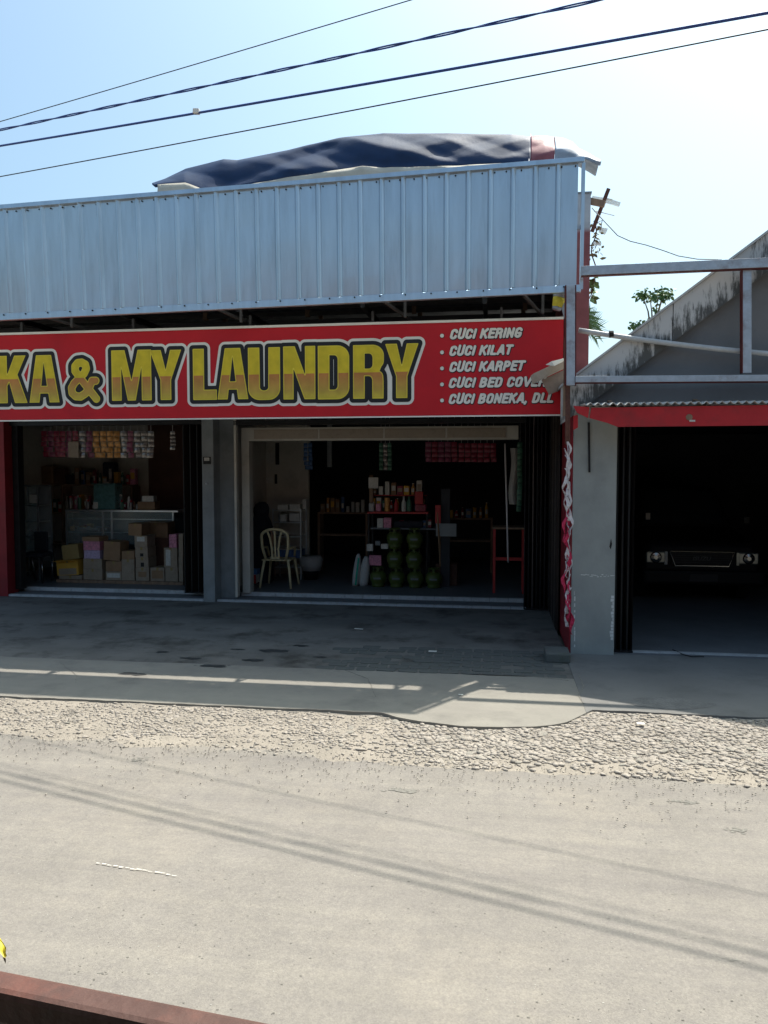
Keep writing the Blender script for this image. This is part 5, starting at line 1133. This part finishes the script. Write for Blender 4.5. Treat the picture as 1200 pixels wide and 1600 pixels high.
# ------------------------------------------------------------ tarp on the roof
TCc = 10.9
tp = thing('roof_tarp', 'navy blue tarpaulin with white underside draped over a hump on the roof', 'tarpaulin', (-1.5, 10.8, 5.0))
topl = [(243,288),(262,277),(290,263),(318,256),(350,248),(372,250),(420,240),(450,234),(480,226),(530,215),(565,211),(600,207),(640,208),(700,207),(760,209),(800,209),(830,213)]
botl = [(243,293),(262,291),(290,288),(318,296),(350,300),(372,290),(420,283),(450,278),(480,275),(530,267),(565,262),(600,263),(640,262),(700,260),(760,257),(800,256),(830,256)]
def ip(L_, x):
    for i in range(len(L_)-1):
        if L_[i][0] <= x <= L_[i+1][0]:
            t = (x-L_[i][0])/(L_[i+1][0]-L_[i][0]); return L_[i][1]*(1-t)+L_[i+1][1]*t
    return L_[-1][1] if x > L_[0][0] else L_[0][1]
def tri(v): v = v % 1.0; return 4*abs(v-.5)-1
FOLDS = [(.50,.70,.2,.10,1),(.42,-.85,.6,.09,2),(1.05,1.3,.1,.045,3),(.9,-1.7,.4,.04,4),(2.1,2.6,.3,.014,6)]
def fold(x, y, z=0):
    w1 = .12*noise.noise(Vector((x*.8, y*.8, 2))); f_ = 0
    for kx, kz, ph, am, sd_ in FOLDS:
        mk = max(0, .55+1.3*noise.noise(Vector((x*.7, y*.7, sd_*3.7))))
        f_ += am*mk*tri(kx*x+kz*y+ph+w1)
    return f_*.85-.03
def tarp_grid(px0, px1, tl, bl, n, mat, name):
    b = B()
    def fn(s, t):
        px = px0+(px1-px0)*s
        pb_ = Pc(px, ip(bl, px), 10.05); ptp = Pc(px, ip(tl, px), 10.42)
        if t <= .6:
            q = t/.6; p = pb_.lerp(ptp, q)
            w_ = math.sin(math.pi*q)
            bow = .05*w_; f_ = fold(p.x, p.z*1.6)*min(1, w_*1.6+.15*q)
            return (p.x, p.y-bow+f_*.55, p.z+f_*.06)
        q = (t-.6)/.4; f_ = fold(ptp.x, ptp.z*1.6)*.15; return (ptp.x, ptp.y+(1.7 if px0 < 860 else .5)*q+f_*.55, ptp.z+f_*.06-(.45*q*q+.1*q if px0 < 860 else .02*q)+.03*noise.noise(Vector((px*.02, q*3, 0)))*q)
    b.grid(n, 34, fn); o = b.build(name, mat, tp, smooth=True); q = o.modifiers.new('s', 'SOLIDIFY'); q.thickness = .004; return o
tarp_grid(243, 829, topl, botl, 220, m_tarp, 'blue_sheet')
t2 = [(829,212),(850,211),(868,214),(884,216)]; b2_ = [(829,258),(850,256),(868,255),(884,254)]
tarp_grid(829.5, 866, t2, b2_, 24, m_tarpr, 'red_sheet')
t3 = [(866,213),(880,215),(895,221),(905,232),(918,238),(930,245),(938,250)]; b3 = [(866,252),(880,250),(895,249),(905,247),(918,250),(930,257),(938,259)]
tarp_grid(866.5, 938, t3, b3, 30, m_tarpg, 'pale_sheet')
hem0 = [(246,288),(290,285),(318,296),(350,300),(372,290),(420,283),(450,277),(480,273),(530,265),(565,259),(600,262),(640,261),(700,259),(760,256),(800,255)]
b = B(); 
def hemf(s, t):
    px = 246+(800-246)*s; y0 = ip(hem0, px)
    p = Pc(px, y0+t*26, 9.98-.02*t); return (p.x, p.y+.02*noise.noise(Vector((px*.03, t*2, 0))), p.z)
b.grid(90, 4, hemf); o = b.build('white_hem', m_tarpw, tp, smooth=True); q = o.modifiers.new('s', 'SOLIDIFY'); q.thickness = .006
B().tube([Pc(829,210,10.9), Pc(827.5,235,10.2), Pc(826,258,9.99)], .009, 6).build('tie_cord', m_rope, tp)
tf = thing('roof_frame', 'timber frame carrying the tarpaulin on the roof', 'frame', (-1.5, 11, 4.3))
for u in (-4.2, -2.7, -1.2, .3):
    for c in (10.6, 11.4): B().box(u, u+.06, c, c+.06, 4.2, 5.5).build('post', m_wood, tf)
B().box(-4.3, .5, 10.58, 10.64, 5.50, 5.56).build('beam', m_wood, tf); B().box(-4.3, .5, 11.38, 11.46, 5.5, 5.56).build('beam', m_wood, tf)

# ------------------------------------------------------------ debris, vine, palm and tree behind the party wall
db = thing('roof_scrap', 'scrap timber and clear roofing offcuts stuck on the wall column top', 'scrap', tuple(Pc(925, 360, 9.6)))
B().bar(Pc(951,295,9.6), Pc(925,362,9.6), .045, .03, Vector((0,1,0))).build('stick', m_rust, db)
B().bar(Pc(920,314,9.55), Pc(945,319,9.5), .05, .07).build('block', m_wood, db)
for a in [((945,308),(970,316),(968,322),(943,315)), ((938,355),(950,357),(946,366),(936,362)), ((926,306),(958,311),(956,313),(925,309)), ((926,378),(940,380),(939,383),(926,382))]:
    B().prism([Pc(x, y, 9.7) for x, y in a], (0, .06, .01)).build('roofing_offcut', m_poly, db)
B().tube([Pc(928,330,9.6), Pc(940,332,9.6), Pc(960,337,9.6)], .005, 5).build('wire', m_rope, db)
wr = B(); wpts = [(925,325),(935,336),(950,352),(965,368),(985,377),(1010,383),(1035,391),(1060,400),(1090,405),(1128,406)]
wr.tube([Pc(x, y, 9.4-.6*i/9) for i, (x, y) in enumerate(wpts)], .006, 6); solo('loose_wire', wr, M('wire_grey', (.3,.3,.29), .6), 'thin pale loose wire sagging from the wall column to the gable', 'wire')
def leaf(b, p, d, l, w_, n_=None):
    d = Vector(d).normalized(); s_ = d.cross(Vector((random.uniform(-1,1), random.uniform(-1,1), random.uniform(-1,1)))).normalized()
    nn = d.cross(s_)
    b.add([p, p+d*l*.35+s_*w_+nn*l*.06, p+d*l*.7+s_*w_*.7+nn*l*.05, p+d*l, p+d*l*.7-s_*w_*.7+nn*l*.05, p+d*l*.35-s_*w_+nn*l*.06, p+d*l*.5-nn*l*.02], [(0,1,6),(1,2,6),(2,3,6),(3,4,6),(4,5,6),(5,0,6)])
vine = thing('vine', 'straggly half dry vine hanging beside the red wall column', 'plant', tuple(Pc(926, 470, 9.75)))
b = B(); pts = [Pc(928+4*math.sin(i*.8), 345+i*8, 9.75) for i in range(17)]; b.tube(pts, .008, 5); b.tube([Pc(930,350,9.7), Pc(941,344,9.7), Pc(938,360,9.7)], .006, 5); b.build('stem', m_rust, vine)
b = B(); b2 = B()
for i in range(46):
    p = Pc(random.uniform(922,940), random.uniform(345,405), 9.75+random.uniform(-.1,.1)); leaf(b, p, (random.uniform(-.6,1), random.uniform(-1,1), random.uniform(-1,.2)), random.uniform(.04,.09), .02)
for i in range(40):
    p = Pc(random.uniform(921,931), random.uniform(425,470), 9.75+random.uniform(-.1,.1)); leaf(b2, p, (random.uniform(-.3,1), random.uniform(-1,1), random.uniform(-1,.0)), random.uniform(.06,.11), .03)
b.build('dry_foliage', m_leaf[2], vine, kind='stuff'); b2.build('foliage', m_leaf[1], vine, kind='stuff')
palm = thing('palm_frond', 'palm fronds showing behind the red wall column', 'palm', tuple(Pc(912, 530, 12)))
o_ = Pc(900, 502, 12.5); b = B()
B().tube([Vector((o_.x, o_.y, 0)), o_-Vector((0,0,.2)), o_], [.09,.07,.05], 8).build('trunk', m_wood, palm)
for k_ in range(9):
    a = -.5+k_*.28; L_ = .34; d = Vector((math.cos(a), random.uniform(-.3,.3), math.sin(a))); pr_ = o_
    for j in range(14):
        p = o_+d*L_*j/13+Vector((0,0,-.12*(j/13)**2))
        for sd_ in (-1, 1):
            dd = (d+Vector((-d.z*sd_*.8, random.uniform(-.4,.4), d.x*sd_*.8-.3))).normalized(); s_ = dd.cross(Vector((0,1,0)))*.010
            b.add([p-s_, p+s_, p+dd*.2], [(0,1,2)])
b.build('frond', m_leaf[0], palm, kind='stuff')
tree = thing('leafy_tree', 'small leafy tree top rising behind the bargeboard', 'tree', (Pc(1022, 470, 19).x, 19, 0))
tcn = Pc(1022, 478, 19); B().tube([(tcn.x+.1, 19, 0), (tcn.x, 19, tcn.z-1.2), (tcn.x+.05, 19, tcn.z-.1)], [.12,.08,.03], 8).build('trunk', m_wood, tree)
b = B(); 
limbs = []
for i in range(14):
    e_ = Vector((tcn.x+random.uniform(-.42,.36), 19+random.uniform(-.3,.3), tcn.z+random.uniform(-.55,.34))); limbs.append(e_); b.tube([(tcn.x, 19, tcn.z-1.0), (Vector((tcn.x,19,tcn.z-.5))+e_)/2, e_], [.03,.018,.006], 5)
b.build('limbs', m_wood, tree)
b = B(); b2 = B()
for i in range(650):
    e_ = random.choice(limbs); p = e_+Vector((random.gauss(0,.08), random.gauss(0,.08), random.gauss(0,.06)))
    leaf(b if i % 3 else b2, p, (random.uniform(-1,1), random.uniform(-1,1), random.uniform(-1,.4)), random.uniform(.09,.15), .035)
b.build('crown', m_leaf[0], tree, kind='stuff'); b2.build('crown', m_leaf[1], tree, kind='stuff')

# ------------------------------------------------------------ overhead wires (planes found from their shadows on the road)
Ld = Vector((-.345, -.363, -1))
def wire3(i2, s2, px):
    (x0, y0), (x1, y1) = i2; (a0, b0), (a1, b1) = s2
    def gw(px_, py_): r = ray(px_, py_); return Vector((0,0,H))+r*((0-H)/r.z)
    g0_, g1_ = gw(a0, b0), gw(a1, b1); ns = (g1_-g0_).cross(Ld)
    py = y0+(y1-y0)*(px-x0)/(x1-x0); r = ray(px, py); t = (g0_-Vector((0,0,H))).dot(ns)/r.dot(ns)
    return Vector((0,0,H))+r*t
WI = [(((0,190),(635,0)), ((0,1194),(1200,1472)), .005, m_cablek, 'thin uppermost overhead wire crossing the sky at the upper left'),
      (((0,203),(930,0)), ((0,1206),(1200,1491)), .0068, m_cable, 'thick twisted overhead cable, second from the top'),
      (((0,228),(1200,20)), ((0,1219),(1200,1514)), .011, m_cable, 'thick blue black overhead cable with a small pale clip'),
      (((0,276),(1200,46)), ((100,1168),(1200,1398)), .006, m_cablek, 'thin lowest overhead wire passing just above the tarpaulin')]
for k_, (i2, s2, r, m_, lab) in enumerate(WI):
    a_, b_ = wire3(i2, s2, 0), wire3(i2, s2, 1200); pts = []
    for i in range(61):
        t = -1.2+3.4*i/60; p = a_.lerp(b_, t)+Vector((0,0,.05*((t-.5)**2-.25)*1.0)); pts.append(loc(p))
    t_ = thing('overhead_cable' if k_ in (1, 2) else 'overhead_wire', lab, 'cable' if k_ in (1, 2) else 'wire', tuple(loc(a_.lerp(b_, .5))))
    if k_ == 1:
        for ph in (0, math.pi):
            P2 = []
            for i in range(601):
                q = i/600*60; j = min(59, int(q)); p = Vector(pts[j]).lerp(Vector(pts[j+1]), q-j); an = q*2.6+ph; P2.append(p+Vector((0, .007*math.cos(an), .008*math.sin(an))))
            B().tube(P2, r, 6).build('strand', m_, t_, smooth=True)
    else: B().tube(pts, r, 6).build('strand', m_, t_, smooth=True)
    if k_ == 2:
        p = loc(wire3(i2, s2, 307)); B().bar(p-Vector((.03,0,-.006)), p+Vector((.03,0,.0)), .05, .045).build('clip', m_white, t_, bevel=.006)

# ------------------------------------------------------------ litter and the near railing
def litter(px, py, s, lab, mat, z=.032):
    p = Pz(px, py, z); b = B(); n = 4
    b.grid(n, n, lambda a, c: (p.x+(a-.5)*s*2, p.y+(c-.5)*s*1.4, z+.004+.03*abs(noise.noise(Vector((a*4, c*4, px)))))); solo('paper_scrap', b, mat, lab, 'litter')
litter(676, 1018, .045, 'crumpled white paper scrap on the dark terrace left of the pavers', m_white)
litter(720, 1086, .02, 'tiny white scrap beside the broken end of the sunlit strip', m_white, .036)
litter(1001, 1131, .03, 'small white scrap among the stones before the garage', m_white, .03)
solo('white_stick', B().bar(Pz(554,982,.035), Pz(567,983,.035), .012, .008), m_white, 'short white stick lying on the terrace below the gas cylinders', 'stick')
q0, q1 = Pz(905,1012,.045), Pz(960,1022,.045)
solo('bent_wire', B().tube([Pz(1051,1015,.05), Pz(1066,1022,.045), Pz(1080,1026,.045), Pz(1100,1026,.045)], .006, 5), m_dark, 'bent black wire lying on the garage door track', 'wire')
rl = thing('metal_railing', 'reddish brown painted metal railing at the bottom left in front of the camera', 'railing', tuple(loc(Vector((-.5,.95,.45)))))
def near(px, py, d): r = ray(px, py); return Vector((0,0,H))+r*(d/r.y)
a_ = near(-60, 1536, .98); b_ = near(400, 1636, .80)
bmid = loc(a_); bend = loc(b_); dd = (bend-bmid).normalized(); bmid.z -= .012; L0 = bmid-dd*.9; L1 = bend+dd*1.4
B().bar(L0, L1, .040, .046).build('top_rail', m_rail, rl, bevel=.008)
for t in (.02, .42, .9, 1.35):
    p = L0+dd*(t+.65*1.0); B().box(p.x-.018, p.x+.018, p.y-.018, p.y+.018, .40, p.z-.024).build('baluster', m_rail, rl, bevel=.004)
B().bar(L0-Vector((0,0,.62)), L1-Vector((0,0,.62)), .04, .03).build('bottom_rail', m_rail, rl, bevel=.005)
pz = B(); c_ = Vector(L0.lerp(L1,.5)); pz.prism([L0+Vector((-.4,.12,0))-Vector((0,0,L0.z-.4)), L1+Vector((.4,.12,0))-Vector((0,0,L1.z-.4)), L1+Vector((.2,-3,0))-Vector((0,0,L1.z-.4)), L0+Vector((-1.2,-3,0))-Vector((0,0,L0.z-.4))], (0,0,-.42)); pz.build('porch_slab', M('porch_tile', (.07,.065,.06), .6, 0, .2, 5), kind='structure')
# yellow leaf tip at the left edge
lf = thing('yellow_leaf', 'yellow leaf tip poking in at the left edge above the railing', 'leaf', tuple(loc(near(-8, 1470, 1.2))))
pl = [loc(near(-40,1430,1.25)), loc(near(-12,1462,1.22)), loc(near(0,1478,1.2)), loc(near(7,1497,1.19))]
b = B(); wv = [.004,.014,.011,.001]; vs = []
for p, w_ in zip(pl, wv): vs += [p+Vector((-w_,0,w_*.4)), p+Vector((0,.006,0)), p+Vector((w_,0,-w_*.2))]
b.add(vs, [(i*3+j, i*3+j+1, i*3+j+4, i*3+j+3) for i in range(3) for j in range(2)]); b.build('blade', m_banana, lf, smooth=True)
B().tube([pl[0]+Vector((-.2,0,-.45)), pl[0]+Vector((-.08,0,-.1)), pl[0]], .005, 6).build('stalk', m_leaf[1], lf, smooth=True)
B().add([pl[3]+Vector((-.003,-.001,.003)), pl[3]+Vector((.003,-.001,0)), pl[3]+Vector((.002,0,-.010))], [(0,1,2)]).build('withered_tip', m_leaf[2], lf)

# ------------------------------------------------------------ unseen porch house behind the viewer, added to block low skylight
oh = thing('sky_block_house', 'unseen low house with tiled porch roof behind the viewer, added to hold back skylight', 'house', (0, -2, .4))
m_ow = M('olive_wall', (.13,.13,.10), .9, 0, .15, 2); m_or = M('roof_tile_brown', (.09,.05,.04), .9, 0, .2, 6)
B().box(-14, 16, -2.2, -2.0, -.05, 3.1).build('wall', m_ow, oh); B().box(-14, 16, -9, -8.8, -.05, 3.1).build('wall', m_ow, oh)
B().prism([(-14.5, .55, 2.95), (-14.5, -5.5, 5.6), (-14.5, -9.6, 2.95), (-14.5, -9.6, 2.85), (-14.5, -5.5, 5.5), (-14.5, .55, 2.87)], (31, 0, 0)).build('roof', m_or, oh)
for u in (-9, -4.5, 4.0, 8.5): B().box(u, u+.14, .2, .34, -.05, 2.95).build('porch_post', m_wood, oh)
B().box(1.2, 2.1, -1.995, -1.95, .41, 2.5).build('door', m_wood, oh)
for u in (-3.2, 3.4): B().box(u, u+1.3, -1.995, -1.96, 1.3, 2.4).build('window', m_carb, oh)
